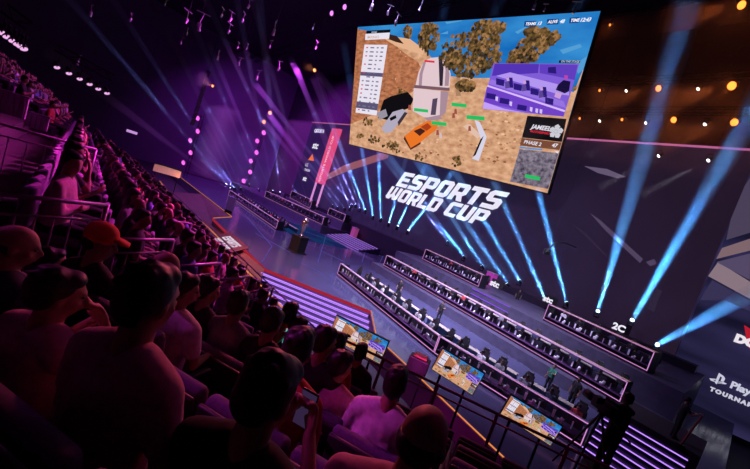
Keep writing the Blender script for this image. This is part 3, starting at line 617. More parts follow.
def make_person(pose='lap', hair='short', vox=.014, yaw=0, tilt=0, lean=0, standing=False, fat=1.0, label='person', eyes=True, detail=True):
    """one person facing +Y, feet at z=0, origin under the hips"""
    fine = vox < .015
    hz = .93 if standing else .5                      # hip height
    body, shirt, leg, hr = MB(), MB(), MB(), MB()
    ly = math.sin(R(lean)); lz = math.cos(R(lean))
    def up(d, x=0, f=0): return V((x, ly*d+f*lz, hz+lz*d-f*ly))   # d above the hip along the spine
    # torso
    for b, e in ((body, 0), (shirt, .014)):
        b.ball(up(.04), ((.165+e)*fat, (.115+e)*fat, .12+e), 14, 10); b.cap(up(.08, -.05), up(.3, -.06), (.105+e)*fat, (.112+e)*fat, 12); b.cap(up(.08, .05), up(.3, .06), (.105+e)*fat, (.112+e)*fat, 12)
        b.ball(up(.38), ((.175+e)*fat, (.105+e), .14+e), 14, 10); b.cap(up(.47, -.1), up(.47, .1), .068+e, .068+e, 12)
        b.cap(up(.455, -.17), up(.5, -.06), .062+e, .06+e, 12); b.cap(up(.455, .17), up(.5, .06), .062+e, .06+e, 12)
    nk = up(.5); hd = up(.685, 0, .02)
    body.cap(nk, up(.63, 0, .01), .066, .056, 12)
    # head
    RM = Matrix.Rotation(R(yaw), 3, 'Z') @ Matrix.Rotation(R(-tilt), 3, 'X')
    H = lambda x, y, z: hd+RM @ V((x, y, z))
    def hb(b, c, r, n=14, k=10): b.ball(H(*c), r, n, k, RM)
    hb(body, (0, -.005, .035), (.076, .096, .093), 18, 14); hb(body, (0, .03, -.04), (.055, .066, .07)); hb(body, (0, .04, -.075), (.03, .035, .03))
    hb(body, (-.076, -.002, -.005), (.012, .02, .033)); hb(body, (.076, -.002, -.005), (.012, .02, .033))
    hb(body, (0, .085, .03), (.05, .016, .012)); body.cap(H(0, .094, .018), H(0, .115, -.02), .009, .014, 8); hb(body, (-.011, .106, -.024), (.009, .01, .008)); hb(body, (.011, .106, -.024), (.009, .01, .008))
    hb(body, (0, .094, -.05), (.025, .009, .006)); hb(body, (0, .092, -.06), (.022, .009, .007)); hb(body, (-.04, .06, -.02), (.022, .02, .025)); hb(body, (.04, .06, -.02), (.022, .02, .025))
    # arms
    sh = {s: up(.455, s*.195*fat) for s in (-1, 1)}
    def arm(s, el, wr, hdir, hup, curl=.5, sleeve='short'):
        body.cap(sh[s], el, .052, .042, 10); body.cap(el, wr, .041, .027, 10); hand(body, wr, hdir, hup, curl=curl, fine=fine)
        shirt.cap(sh[s], sh[s].lerp(el, .62 if sleeve == 'short' else 1), .066, .059, 10)
        if sleeve == 'long': shirt.cap(el, el.lerp(wr, .9), .057, .042, 10)
    P = lambda s, x, y, z: V((s*x, y, z))
    if pose == 'lap':
        for s in (-1, 1): arm(s, P(s, .26, .02+ly*.2, hz+.22), P(s, .16, .26, hz+.16), (-s*.3, 1, -.2), (0, 0, 1))
    elif pose == 'cross':
        for s in (-1, 1): arm(s, P(s, .27, .06+ly*.2, hz+.2), P(s, -.02, .22, hz+.26), (-s*1, .15, .1), (0, 1, .3), sleeve='long')
    elif pose == 'phone':
        for s in (-1, 1): arm(s, P(s, .25, .12, hz+.24), P(s, .07, .33, hz+.42), (-s*.25, .5, .8), (s*.6, .3, -.3), 1.0)
    elif pose == 'chin':
        arm(-1, P(-1, .22, .2, hz+.26), H(-.06, .19, -.14), (.45, -.25, .8), (0, 1, .2), .7, 'short')
        arm(1, P(1, .22, .22, hz+.26), H(.04, .2, -.13), (-.35, -.2, .85), (0, 1, .2), .7, 'short')
    elif pose == 'desk':
        for s in (-1, 1): arm(s, P(s, .24, .12, hz+.2), P(s, .17, .38, hz+.25), (-s*.1, 1, -.05), (0, 0, 1), .5)
    elif pose == 'hang':
        for s in (-1, 1): arm(s, P(s, .26, -.01, hz+.18), P(s, .27, .06, hz-.06), (0, .15, -1), (s, 0, 0), .4)
    elif pose == 'camera':
        arm(1, P(1, .28, .2, hz+.25), P(1, .2, .42, hz+.42), (-.3, .9, .2), (.3, 0, 1), .9, 'short'); arm(-1, P(-1, .3, .12, hz+.22), P(-1, .2, .4, hz+.3), (.2, 1, .1), (0, 0, 1), .9, 'short')
    elif pose == 'point':
        arm(1, P(1, .26, -.01, hz+.18), P(1, .27, .08, hz-.04), (0, .15, -1), (1, 0, 0), .4); arm(-1, P(-1, .36, .2, hz+.35), P(-1, .42, .46, hz+.42), (-.1, 1, .1), (0, 0, 1), .3)
    # legs
    for s in (-1, 1):
        if standing:
            kn, an = P(s, .11, .02, .5), P(s, .12, -.01, .1)
        else:
            kn, an = P(s, .13, .44, hz-.02), P(s, .13, .42, .1)
        hp = P(s, .09, 0, hz)
        for b, e in ((body, 0), (leg, .014)):
            b.cap(hp, kn, .085+e, .058+e, 10); b.cap(kn, an.lerp(kn, .08), .056+e, .04+e, 10)
        body.cap(kn, an, .05, .036, 10)
        f = V((an.x, an.y, 0)); body.ball(f+V((0, .06, .04)), (.042, .125, .04), 10, 8)
    leg.ball((0, 0, hz+.02), (.18*fat, .135*fat, .12), 14, 10)
    shoes = MB()
    for s in (-1, 1):
        f = V(((.12 if standing else .13)*s, -.01 if standing else .42, 0)); shoes.ball(f+V((0, .06, .045)), (.05, .14, .045), 10, 8); shoes.cap(f+V((0, 0, .06)), f+V((0, 0, .11)), .05, .048, 8)
    # hair
    if hair in ('short', 'long', 'top'):
        hb(hr, (0, -.024, .048), (.086, .1, .096), 16, 12); hb(hr, (0, -.05, .0), (.078, .066, .075)); hb(hr, (0, .034, .088), (.066, .052, .046)); hb(hr, (-.072, -.02, .02), (.014, .035, .04)); hb(hr, (.072, -.02, .02), (.014, .035, .04))
        if not fine or True:
            rr = random.Random(hash(pose) % 97 if False else len(pose)+len(hair))
            for i in range(26):
                a, b_ = rr.uniform(0, 6.28), rr.uniform(.1, 1.3); p = (math.sin(b_)*math.cos(a)*.078, -.03+math.sin(b_)*math.sin(a)*.085-.01, .052+math.cos(b_)*.085); hb(hr, p, (.017, .017, .017), 6, 5)
    if hair == 'long':
        hb(hr, (0, -.06, -.06), (.085, .05, .11)); hb(hr, (0, -.075, -.16), (.09, .045, .1)); hb(hr, (-.075, -.015, -.06), (.025, .04, .1)); hb(hr, (.075, -.015, -.06), (.025, .04, .1))
    if hair == 'bald':
        hb(hr, (0, -.055, -.005), (.073, .055, .05)); hb(hr, (-.07, -.02, 0), (.012, .035, .03)); hb(hr, (.07, -.02, 0), (.012, .035, .03))
    if hair == 'cap':
        hb(hr, (0, -.05, -.005), (.078, .06, .06))
    t = root('person', label, 'person')
    remesh(body, vox, 'body', M_skin, t); remesh(shirt, max(vox, .014), 'shirt', M_cg, t); remesh(leg, max(vox, .016), 'trousers', M_cn, t)
    remesh(hr, max(vox*.8, .008), 'hair', M_hair, t, 2)
    if fine or vox < .02:
        o = shoes.build('shoes', M_cb, t, True)
    if hair == 'cap':
        cb = MB(); cb.ball(H(0, -.01, .062), (.092, .108, .085), 18, 12, RM)
        vz = [H(x, y, z) for x, y, z in ((-.07, .07, .05), (-.075, .13, .04), (-.04, .175, .035), (.04, .175, .035), (.075, .13, .04), (.07, .07, .05))]
        cb.add(vz+[p+RM @ V((0, 0, .014)) for p in vz], [(0, 1, 2, 3, 4, 5), (11, 10, 9, 8, 7, 6)]+[(i, 6+i, 6+(i+1) % 6, (i+1) % 6) for i in range(6)])
        cb.build('cap', mat('cap_red', (.95, .13, .05), .8), t, True)
    if eyes:
        e = MB()
        for s in (-1, 1): hb(e, (s*.03, .083, .012), (.011, .008, .007), 8, 6)
        e.build('eyes', mat('eye_dark', (.03, .02, .02), .2), t, True)
    t['_hd'] = hd.z
    return t
def recolor(t, **k):                       # per-object materials on shared meshes
    for c in t.children:
        n = c.name.split('.')[0]
        if n in k and k[n] is not None:
            c.material_slots[0].link = 'OBJECT'; c.material_slots[0].material = k[n]
def place(src, loc, rz, label, group=None, scale=None, zs=1, **k):
    t = dup(src, label, group, loc, rz); t.scale = (scale or 1, scale or 1, (scale or 1)*zs)
    if group is None and 'group' in t: del t['group']
    recolor(t, **k); return t
# ================================================================== PLAYER DESKS
M_dk = mat('desk_black', (.022, .018, .03), .4, noise=.3, scale=5)
M_fascia = mat('fascia_violet', (.07, .02, .09), .45, noise=.3, scale=3)
M_counter = mat('counter_pale', (.42, .34, .38), .4, noise=.12, scale=6)
M_cream = mat('bench_cream', (.36, .32, .26), .5, noise=.1, scale=5)
M_teal = mat('bench_teal', (.08, .22, .34), .5, noise=.1, scale=5)
M_mon = mat('monitor_shell', (.015, .015, .018), .35); M_monb = mat('monitor_back_grey', (.7, .66, .74), .5)
M_scrb = glow('monitor_glow', srgb(120, 130, 235), .9); M_key = mat('keyboard', (.03, .03, .035), .5)
M_rug = mat('chair_black', (.016, .015, .018), .5); M_chred = mat('chair_trim_red', (.4, .03, .04), .5)
# prototypes (the first copy of each is the prototype itself, moved by first use)
def make_monitor():
    t = root('monitor', 'x', 'monitor')                                 # faces +Y, stands on z=0
    b = MB(); b.bbox((0, 0, .29), (.56, .03, .33), .01); b.bbox((0, -.03, .29), (.26, .04, .18), .015); b.build('shell', M_mon, t)
    MB().box((0, .017, .295), (.53, .004, .29)).build('display', M_scrb, t)
    b = MB(); b.bbox((0, -.06, .15), (.05, .03, .3), .008); b.bbox((0, -.03, .01), (.24, .2, .02), .008); b.build('stand', M_monb, t); return t
def make_chair():
    t = root('gaming_chair', 'x', 'chair')                              # faces +Y
    b = MB(); b.bbox((0, .0, .44), (.5, .5, .1), .04); b.bbox((-.24, 0, .49), (.07, .48, .09), .03); b.bbox((.24, 0, .49), (.07, .48, .09), .03); b.build('seat', M_rug, t, True)
    b = MB(); b.bbox((0, -.27, .85), (.46, .1, .74), .05, Matrix.Rotation(R(8), 3, 'X')); b.bbox((0, -.32, 1.2), (.34, .09, .26), .05); b.bbox((-.25, -.24, .8), (.07, .12, .42), .03); b.bbox((.25, -.24, .8), (.07, .12, .42), .03); b.build('backrest', M_rug, t, True)
    b = MB(); b.cyl((0, 0, .1), (0, 0, .4), .035, n=8)
    for i in range(5):
        a = i*2*math.pi/5; b.bar((0, 0, .12), (.3*math.cos(a), .3*math.sin(a), .07), .05, .035); b.ball((.3*math.cos(a), .3*math.sin(a), .035), .035, 8, 6)
    b.build('base', M_black, t)
    b = MB()
    for s in (-1, 1): b.bbox((s*.3, .02, .68), (.08, .26, .03), .012); b.bbox((s*.3, 0, .56), (.03, .05, .22), .01)
    b.build('armrest', M_black, t); return t
def make_tower():
    t = root('computer_tower', 'x', 'computer')
    MB().bbox((0, 0, .21), (.2, .42, .42), .01).build('case', M_mon, t)
    b = MB(); b.box((0, -.212, .22), (.15, .004, .34)); b.build('front_panel', M_monb, t); return t
def make_bag():
    t = root('headset_bag', 'x', 'bag'); b = MB(); b.bbox((.03, 0, .14), (.16, .1, .28), .03, Matrix.Rotation(.25, 3, 'Y')); b.bbox((-.06, .02, .08), (.2, .14, .16), .04); b.build('pouch', mat('bag_pale', (.85, .82, .88), .7, noise=.3, scale=9), t, True)
    b = MB(); b.tube([(-.07, 0, .24), (-.04, 0, .33), (.04, 0, .33), (.07, 0, .24)], .014, 6); b.build('handle', M_mon, t, True); return t
P_bag = make_bag()
P_mon, P_ch, P_tw = make_monitor(), make_chair(), make_tower()
P_player = [make_person('desk', 'short', .022, 0, 12, 6, eyes=False), make_person('desk', 'short', .022, 25, 5, -4, eyes=False), make_person('lap', 'short', .022, -25, 15, 2, fat=1.12, eyes=False), make_person('desk', 'long', .022, 0, 15, 10, eyes=False)]
for p in P_player: recolor(p, shirt=M_cb)
USED = []
SHIRTS = [M_cb, M_cb, M_cb, M_cb, M_cn, M_cg, M_cw, M_cr]
def desk_row(a, b, z0, h, n, desc, where, back=True, counter=.16, bench=None, prow=None, depth=.95, closed=True, towers=True, skip=()):
    """a, b: top front corners; front faces the audience; players sit behind, facing it"""
    a = V((a[0], a[1], z0)); b = V((b[0], b[1], z0)); L = (b-a).length; M = frame(a, b-a, (0, 0, 1))     # local X along, Y away from the audience
    t = root('player_desk', desc, 'desk', M=M)
    B_ = MB(); B_.box((L/2, .06, .1), (L, .12, .2)); B_.box((L/2, depth/2+.1, .36), (L, depth-.1, .05)); B_.box((L/2, depth, .42), (L, .05, .74))
    for x in (0.03, L-.03): B_.box((x, depth/2, h/2), (.06, depth, h))
    k = max(1, round(L/5)); 
    for i in range(1, k): B_.box((L*i/k, depth/2, .25), (.05, depth-.1, .4))
    B_.build('carcass', M_dk, t)
    MB().box((L/2, .2, .42), (L-.1, .5, .03)).build('shelf', M_fascia, t)
    MB().bbox((L/2, counter/2, h-.03), (L, counter, .06), .01).build('counter', M_counter, t)
    f = MB(); r = .03
    f.bar((0, -.03, .16), (L, -.03, .16), r, r*1.3); f.bar((0, -.03, h-.03), (L, -.03, h-.03), r, r*1.3)
    f.box((.02, -.03, (h+.13)/2), (r*1.3, r, h-.15)); f.box((L-.02, -.03, (h+.13)/2), (r*1.3, r, h-.15)); f.build('outline_light', M_ledp, t)
    if counter > .3:
        f = MB(); f.bar((0, counter+.02, h-.01), (L, counter+.02, h-.01), .03, .03); f.build('edge_light', M_ledo2, t)
    rr = random.Random(int(abs(a.x*37+a.y*11))); sp = L/n; rzM = M.to_3x3()
    ang = math.atan2(rzM[1][0], rzM[0][0])
    for i in range(n):
        x = sp*(i+.5); W = lambda lx, ly, lz: M @ V((lx, ly, lz))
        m_ = dup(P_mon, 'black monitor standing in %s' % where, 'monitors in '+where); m_.location = W(x+rr.uniform(-.1, .1), .42, .385); m_.rotation_euler = (0, 0, ang+rr.uniform(-.3, .3)); m_.scale = (1.1, 1.1, 1.35)
        if towers and n <= 18:
            c = dup(P_tw, 'small computer tower with a pale front in %s' % where, 'computer towers in '+where); c.location = W(x+sp*.42, .35, .44); c.rotation_euler = (0, 0, ang+rr.uniform(-.4, .4)); c.scale = (.8, .6, 1.15)
            c = dup(P_bag, 'pale headset bag lying in %s' % where, 'pale bags in '+where); c.location = W(x-sp*.3, .22, .44); c.rotation_euler = (0, 0, ang+rr.uniform(-1, 1)); c.scale = (rr.uniform(.7, 1.3),)*3
        if i in skip: continue
        cx, cy = x+rr.uniform(-.12, .12), depth+.56+rr.uniform(-.05, .12)
        rot = ang+math.pi+rr.uniform(-.25, .25)
        c = dup(P_ch, 'black gaming chair behind %s' % where, 'gaming chairs behind '+where); c.location = W(cx, cy, 0); c.rotation_euler = (0, 0, rot); c.scale = (1.1, 1.1, 1.08)
        if rr.random() < .93:
            s_ = rr.choice(P_player); p = place(s_, W(cx, cy, .0), rot, 'seated player behind %s' % where, 'players behind '+where, shirt=rr.choice(SHIRTS), body=rr.choice([M_skin, M_skin2]), trousers=M_cn)
    if bench:
        s_ = root('long_bench', 'long pale equipment bench behind the players of %s' % where, 'bench', M=frame(W(0.4, bench, 0), b-a, (0, 0, 1))); q = L-.8; nn = max(1, round(q/4))
        for i in range(nn):
            MB().bbox((q*(i+.5)/nn, .2, .62), (q/nn-.25, .5, .05), .01).build('bench_top', M_cream, s_); 
            MB().box((q*(i+.5)/nn, .35, .3), (q/nn-.3, .06, .6)).build('bench_panel', M_teal, s_)
    return t, M
M_ledo2 = glow('led_peach', srgb(255, 190, 170), .8)
desk_row((-25.1, 19.73), (-11.25, 17.5), 0, 1.2, 9, 'long front player desk right of the stage steps, its left half', 'the left half of the front right desk', bench=3.0)
desk_row((-11.2, 17.48), (-3.3, 18.35), 0, 1.2, 6, 'front player desk under the standing staff, ending beside the cameraman', 'the right half of the front right desk', bench=2.7)
desk_row((-28.62, 28.57), (-3.68, 25.52), .8, 1.4, 17, 'long second-tier player desk with pale double counter, right of stage', 'the second right desk', counter=.4, bench=2.6)
desk_row((-11.03, 30.73), (-3.49, 28.83), 2.6, 1.45, 6, 'short rear player desk framed in pink light below the wide beams', 'the rear right desk', counter=.35)
desk_row((-28.18, 34.34), (-18.4, 32.2), 2.6, 1.45, 7, 'short rear player desk left of the magenta box, under the title', 'the rear centre desk', counter=.35)
desk_row((-69.2, 23.15), (-42.75, 21.4), 0, 1.2, 17, 'long front player desk on the far left of the stage', 'the front left desk', bench=3)
desk_row((-73.8, 32.1), (-49.5, 32.5), 1.2, 1.5, 16, 'long second-tier player desk on the far left of the stage', 'the second left desk', counter=.4, towers=False)
desk_row((-56, 37.2), (-49.8, 36.8), 2.6, 1.45, 4, 'short rear desk just right of the pink banner column', 'the rear desk beside the banner', counter=.3, towers=False)
desk_row((-74, 38.0), (-58.5, 34.7), 2.6, 1.8, 9, 'rear far-left desk under the fan of thin beams', 'the rear far-left desk', counter=.3, towers=False)
for p in [P_mon, P_ch, P_tw, P_bag]+P_player:     # the masters themselves are dropped, their copies stay
    for c in list(p.children):
        bpy.data.objects.remove(c)
    bpy.data.objects.remove(p)
# ================================================================== BEAMS
BLUE = (.09, .33, 1); VIO = (.26, .24, 1)
def px_beam(b, q, yb, yq, L, half, col, power, lab, grp, dens='beam_haze', r0=.17):
    B = aty(*b, yb); E = aty(*q, yq); return beam_fixture(B, E-B, L, R(half), r0, col, power, lab, grp, M_lens, dens)
YB = WD-1
main = [((365.6, 210.5), (340, 145)), ((373.4, 216.5), (362, 150)), ((381, 219), (378.4, 154)), ((389, 223.5), (405, 162)), ((397.4, 226.7), (425, 166)), ((408, 231), (452, 172.6)),
        ((464, 257), (426, 206)), ((482.6, 266.5), (446, 208)), ((507.6, 284.5), (477.4, 240)), ((520, 281), (495.7, 240)), ((544.6, 297.6), (519.7, 240)), ((566.7, 303.3), (550.4, 240)),
        ((597.7, 312), (643.3, 156)), ((631.7, 321), (726.7, 156)), ((657, 345), (717, 312))]
for i, (b, q) in enumerate(main):
    wide = i in (12, 13, 14)
    px_beam(b, q, YB, YB-(.7 if not wide else 14), 40, 1.15 if not wide else (.55 if i == 14 else 1.2), BLUE, 45000 if i == 14 else 100000 if wide else 170000, 'black moving-head lamp at the wall foot throwing a blue beam upwards', 'beam lamps along the foot of the wall')
thin = [((352, 205), (340, 190)), ((356, 205), (340, 169)), ((448, 242), (418, 203)), ((345, 208.5), (302, 155)), ((338, 207), (278.5, 128)), ((333, 205), (273, 132)), ((350, 208), (312.6, 111)), ((360, 209), (323, 91)),
        ((280, 192.4), (273, 128)), ((273, 191), (258, 111)), ((270, 191), (230, 94)), ((259.7, 189), (220, 90)), ((249.5, 184.6), (213.6, 118)), ((234, 188), (200, 135)), ((225.6, 187), (200, 167.5)), ((230.7, 188), (200, 152)), ((241, 188), (197, 92)), ((296, 193), (262, 120)), ((306, 198), (285, 120)), ((226, 184), (60, 45)), ((229, 186), (120, 80)), ((232, 187), (150, 60)), ((236, 188), (160, 30))]
for b, q in thin:
    x = b[0]; yb = YB if x > 312 else (30 if x < 262 else 36)
    px_beam(b, q, yb, yb-(9 if yb < 39 else .8), 48, .85, VIO, 100000, 'moving-head lamp at the back of the stage throwing a thin violet beam', 'thin violet beam lamps at the back of the stage', 'beam_haze', .12)
# orange and white lamps on the trusses above the wall
M_lor = glow('lens_orange', (1, .22, .03), 3.2); M_lwh = glow('lens_white', (1, .92, .95), 5); M_lmg = glow('lens_magenta', (1, .13, .8), 1.3); M_lrd = glow('lens_red', (1, .2, .08), 4)
GL = []
def par_can(p, d, r, lens, label, group, hazecol=None, power=0, L=3, half=7, name='par_lamp', halo=0, nocone=False):
    p = V(p); d = V(d).normalized(); t = root(name, label, 'stage light', p, 0, group)
    b = MB(); b.cyl(-d*.38, -d*.03, r*.75, r*1.05, 14); b.build('housing', M_black, t, True)
    b = MB(); b.bar((-r*1.25, 0, 0), (-r*1.25, 0, .5), .04, .04); b.bar((r*1.25, 0, 0), (r*1.25, 0, .5), .04, .04); b.bar((-r*1.25, 0, .5), (r*1.25, 0, .5), .04, .04); b.build('yoke', M_black, t)
    MB().ball((0, 0, 0), (r, r, r*.55), 14, 8, Matrix(basis(d)).transposed()).build('lens', lens, t, True)
    if power and not nocone:
        hz_ = tag(MB().cyl(p+d*r*.7, p+d*(r*.7+L), r*.8, r*.8+L*math.tan(R(half)), 18).build('haze_beam', haze('lamp_haze', .02)), 'faint cone of lit haze below '+label, kind='stuff')
        o = spot((0, 0, 0), d, hazecol, power, R(half*2), .5, r*.5); o.parent = t; o.location = d*r*.7; link(o, [hz_])
    if halo:
        l = bpy.data.lights.new('glow_lamp', 'POINT'); l.energy = power*(.04 if not nocone else .25); l.color = hazecol; l.shadow_soft_size = .02
        o = bpy.data.objects.new('glow_lamp', l); COL.objects.link(o); o.parent = t; o.location = d*(r+.06); GL.append(o)
    return t
YT = 36.5
for (x, y, r) in ((599.6, 90.4, .16), (658.5, 88.4, .34), (731.9, 85.8, .42), (579.7, 118.5, .14), (622, 119.6, .16), (673.8, 119.8, .32), (734.4, 122.4, .36), (610, 25, .13), (741.7, 5, .4)):
    p = aty(x, y, YT); yy = (CAM-p).normalized()
    par_can(p, (-.55, -.7, -.55), r*.78, M_lor, 'glowing orange lamp on the dark truss right of the video screen', 'orange lamps above the wall', (1, .2, .04), 2200*r/.3, 6, 14, halo=r/.3)
for (x, y) in ((626.2, 91), (698, 89), (599.6, 121), (645.7, 123), (704.8, 124.4), (658.5, 156), (708.3, 160.5)):
    par_can(aty(x, y, YT), (-.75, -.35, -.95), .13, M_lwh, 'small white downlight with a faint cone right of the video screen', 'white downlights above the wall', (.9, .8, 1), 5000, 5, 4.5)
for y0, z in ((YT, None),):
    for (pa, pb) in (((560, 92), (748, 85)), ((560, 117.5), (748, 122))):
        a, b = aty(*pa, YT+.2), aty(*pb, YT+.2); z = (a.z+b.z)/2+.75; truss('lamp_truss', (a.x, YT+.1, z), (b.x+8, YT+.1, z), .5, 'dark horizontal truss carrying the orange lamps, %s run' % ('upper' if pa[1] < 100 else 'lower'), 'lamp trusses above the wall', M_black)
truss('lamp_truss', (aty(606, 22, YT).x-2, YT, aty(606, 22, YT).z+.8), (0, YT, aty(606, 22, YT).z+.8), .5, 'topmost dark truss at the upper right corner', None, M_black)
# magenta lamps on two towers at stage left
YL = 43.0
for k, L_ in enumerate((((270, 113), (264, 122), (263.8, 132.7), (257.3, 141), (256.6, 152.5), (250.9, 161), (250.2, 172), (243.7, 181)), ((197.8, 118.3), (197.8, 131.3), (190.3, 140.5), (190.6, 152.7), (183.4, 162.7)))):
    YL = 43.0 if k == 0 else 20.0
    pts = [aty(x, y, YL) for x, y in L_]
    for i, p in enumerate(pts):
        par_can(p, (.45, -.8, -.2), (.75 if k == 0 else .55) if i > 1 or k else .6, M_lmg if (i > 1 or k) else M_lrd, 'magenta blinder lamp on the %s light tower at stage left' % ('inner' if k == 0 else 'outer') if (i > 1 or k) else 'reddish blinder lamp at the top of the inner light tower', ('magenta' if (i > 1 or k) else 'reddish')+' blinders on the %s tower' % ('inner' if k == 0 else 'outer'), (1, .2, .9), 900, 3, 30, halo=1.1, nocone=True)
    xs = [p.x for p in pts]; xm = sum(xs)/len(xs)
    truss('light_tower', (xm, YL+.7, 0), (xm+.01, YL+.7, max(p.z for p in pts)+1), .6, '%s upright truss tower of magenta lamps at stage left' % ('inner' if k == 0 else 'outer'), None, M_black)

hb1 = tag(MB().box((-12, 37, 25), (40, 3.6, 14)).build('haze_bank', haze('bank_haze', .02)), 'thin bank of haze around the orange lamps above the wall', kind='stuff')
hb2 = tag(MB().box((-82, 42.2, 12), (26, 3, 20)).build('haze_bank', haze('bank_haze', .02)), 'thin bank of haze around the magenta lamps at stage left', kind='stuff')
hb3 = tag(MB().box((-76, 20, 9), (12, 3, 14)).build('haze_bank', haze('bank_haze', .02)), 'thin bank of haze around the outer magenta lamp tower', kind='stuff')
for o in GL:
    x = o.matrix_world.translation.x if False else o.parent.location.x; link(o, [hb1] if x > -45 else [hb2] if o.parent.location.y > 30 else [hb3])
# ================================================================== NEAR TRIBUNE
M_conc2 = mat('tribune_step', (.03, .022, .03), .8, noise=.3, scale=5)
ROWV = [.05+.85*k for k in range(8)]       # seat line (hips) of each row, downhill of the camera
def tread(v): return -1.5-.40*v            # relative to the camera
tb_ = MB()
for k in range(-2, 8):
    v = .05+.85*k; z = CAMZ+tread(v)
    q = [tp(v-.42, -7.5), tp(v+.43, -7.5), tp(v+.43, 4.1), tp(v-.42, 4.1)]
    tb_.prism([(p.x, p.y) for p in q], .2 if k < 7 else -1.5, z)
struct(tb_.build('floor_tribune', M_conc2))
# fascia below the front handrail
zf = CAMZ+tread(.05+.85*7)
M_fas = mat('fascia_plum', (.14, .03, .12), .6, noise=.2, scale=3)
a, b = tp(6.72, -7.5), tp(6.72, 4.1)
fb = MB(); fb.bar((a.x, a.y, (zf-1.5)/2), (b.x, b.y, (zf-1.5)/2), .12, zf+1.5); struct(fb.build('wall_front', M_fas))
plat = MB(); q = [tp(6.8, -3.2), tp(8.6, -3.2), tp(8.6, -7.6), tp(6.8, -7.6)]; plat.prism([(p.x, p.y) for p in q], -1.5, zf+.25); struct(plat.build('floor_camera_platform', M_conc2))
# seats
M_seat = mat('seat_fabric_violet', (.09, .06, .13), .85, noise=.2, scale=50, bump=.1); M_seatd = mat('seat_plastic', (.02, .018, .022), .5)
def make_seat():
    t = root('theatre_seat', 'x', 'seat')                               # faces +Y, hips above the origin
    b = MB(); b.bbox((0, .03, .44), (.48, .46, .1), .04); b.build('seat_cushion', M_seat, t, True)
    b = MB(); b.bbox((0, -.25, .72), (.5, .09, .62), .035, Matrix.Rotation(R(9), 3, 'X')); b.build('backrest', M_seat, t, True)
    b = MB(); b.bbox((0, -.315, .68), (.49, .03, .66), .012, Matrix.Rotation(R(9), 3, 'X')); b.build('back_shell', M_seatd, t, True)
    for s in (-1, 1):
        b = MB(); b.bbox((s*.27, 0, .62), (.05, .4, .04), .012); b.bbox((s*.27, -.1, .3), (.04, .22, .62), .012); b.build('armrest', M_seatd, t, True)
    return t
P_seat = make_seat()
azT = R(30)
SEATS = []
def seat_at(v, w, zrel, label, grp): 
    p = tp(v, w, zrel); dup(P_seat, label, grp, p, azT)
# ------------------------------------------------------------------ named near audience
PM = {}
def proto(key, **k):
    if key not in PM: PM[key] = make_person(**k)
    return PM[key]
V_ = .012
proto('lapA', pose='lap', hair='short', vox=V_); proto('lapR', pose='lap', hair='short', vox=V_, yaw=-35, tilt=4); proto('chin', pose='chin', hair='top', vox=V_, yaw=-25, tilt=4)
proto('cap', pose='lap', hair='cap', vox=V_, yaw=-40, tilt=8); proto('bald', pose='lap', hair='bald', vox=V_, yaw=-8, tilt=8, fat=1.1); proto('baldR', pose='lap', hair='bald', vox=V_, yaw=-30, tilt=5)
proto('phone', pose='phone', hair='short', vox=V_, yaw=-10, tilt=14); proto('long', pose='lap', hair='long', vox=V_, yaw=-20); proto('cross', pose='cross', hair='short', vox=V_, yaw=-15)
near = [  # proto, head px, v, label, shirt, trousers, skin
 ('lapA', (143, 303), .9, 'person with dark short hair in a pale striped shirt, nearest large figure at left', M_cp, M_cb, M_skin),
 ('chin', (52, 296), 1.0, 'person in a pale shirt resting the chin on both hands', M_cp, M_cb, M_skin),
 ('cap', (97, 243), 1.75, 'person in a black shirt wearing an orange-red baseball cap', M_cb, M_cb, M_skin),
 ('baldR', (162, 270), 1.95, 'balding person in a blue-violet shirt below the second aisle rail', M_cblue, M_cb, M_skin),
 ('lapR', (181, 291), 1.95, 'person in a light shirt seen in profile, behind the balding one', M_cw, M_cb, M_skin),
 ('lapR', (206, 292), 2.6, 'dark-haired person in a black shirt in front of the third aisle rail', M_cb, M_cb, M_skin),
 ('lapA', (237, 306), 2.6, 'person in a grey-violet shirt sitting beneath the orange floor strips', M_cg, M_cb, M_skin),
 ('phone', (270, 325), 2.6, 'person holding up a glowing phone, dark hair', M_cb, M_cb, M_skin),
 ('lapA', (289, 315), 3.45, 'dark-haired person just ahead of the phone user', M_cn, M_cb, M_skin),
 ('lapR', (297, 330), 3.45, 'person in a plum shirt right of the phone user', M_cg, M_cb, M_skin),
 ('lapA', (296, 352), 1.75, 'person with broad black hair in a dark red shirt', M_cr, M_cb, M_skin),
 ('lapR', (323, 344), 2.6, 'dark-haired person left of the first display', M_cb, M_cb, M_skin),
 ('long', (337, 346), 3.45, 'person with reddish lit long hair at the corner of the first display', M_cr, M_cb, M_skin),
 ('lapA', (360, 354), 4.3, 'dark silhouette sitting in front of the first display', M_cb, M_cb, M_skin),
 ('lapR', (339, 368), 2.6, 'person in a dusky pink shirt below the first display', M_cp, M_cb, M_skin),
 ('lapA', (394, 386), 2.45, 'person with black hair in a bright magenta-lit white shirt', M_cw, M_cb, M_skin),
 ('bald', (420, 446), 1.15, 'bald person at the bottom edge in front of the white shirt', M_cp, M_cb, M_skin),
 ('phone', (262, 400), .9, 'dark person low in the frame holding a phone close to the chest', M_cb, M_cb, M_skin),
 ('baldR', (9, 247), 1.1, 'person with a red-lit face at the left edge', M_cn, M_cb, M_skin),
 ('long', (48, 262), 1.9, 'dark long-haired person between the cap wearer and the left edge', M_cb, M_cb, M_skin),
]
taken = {}
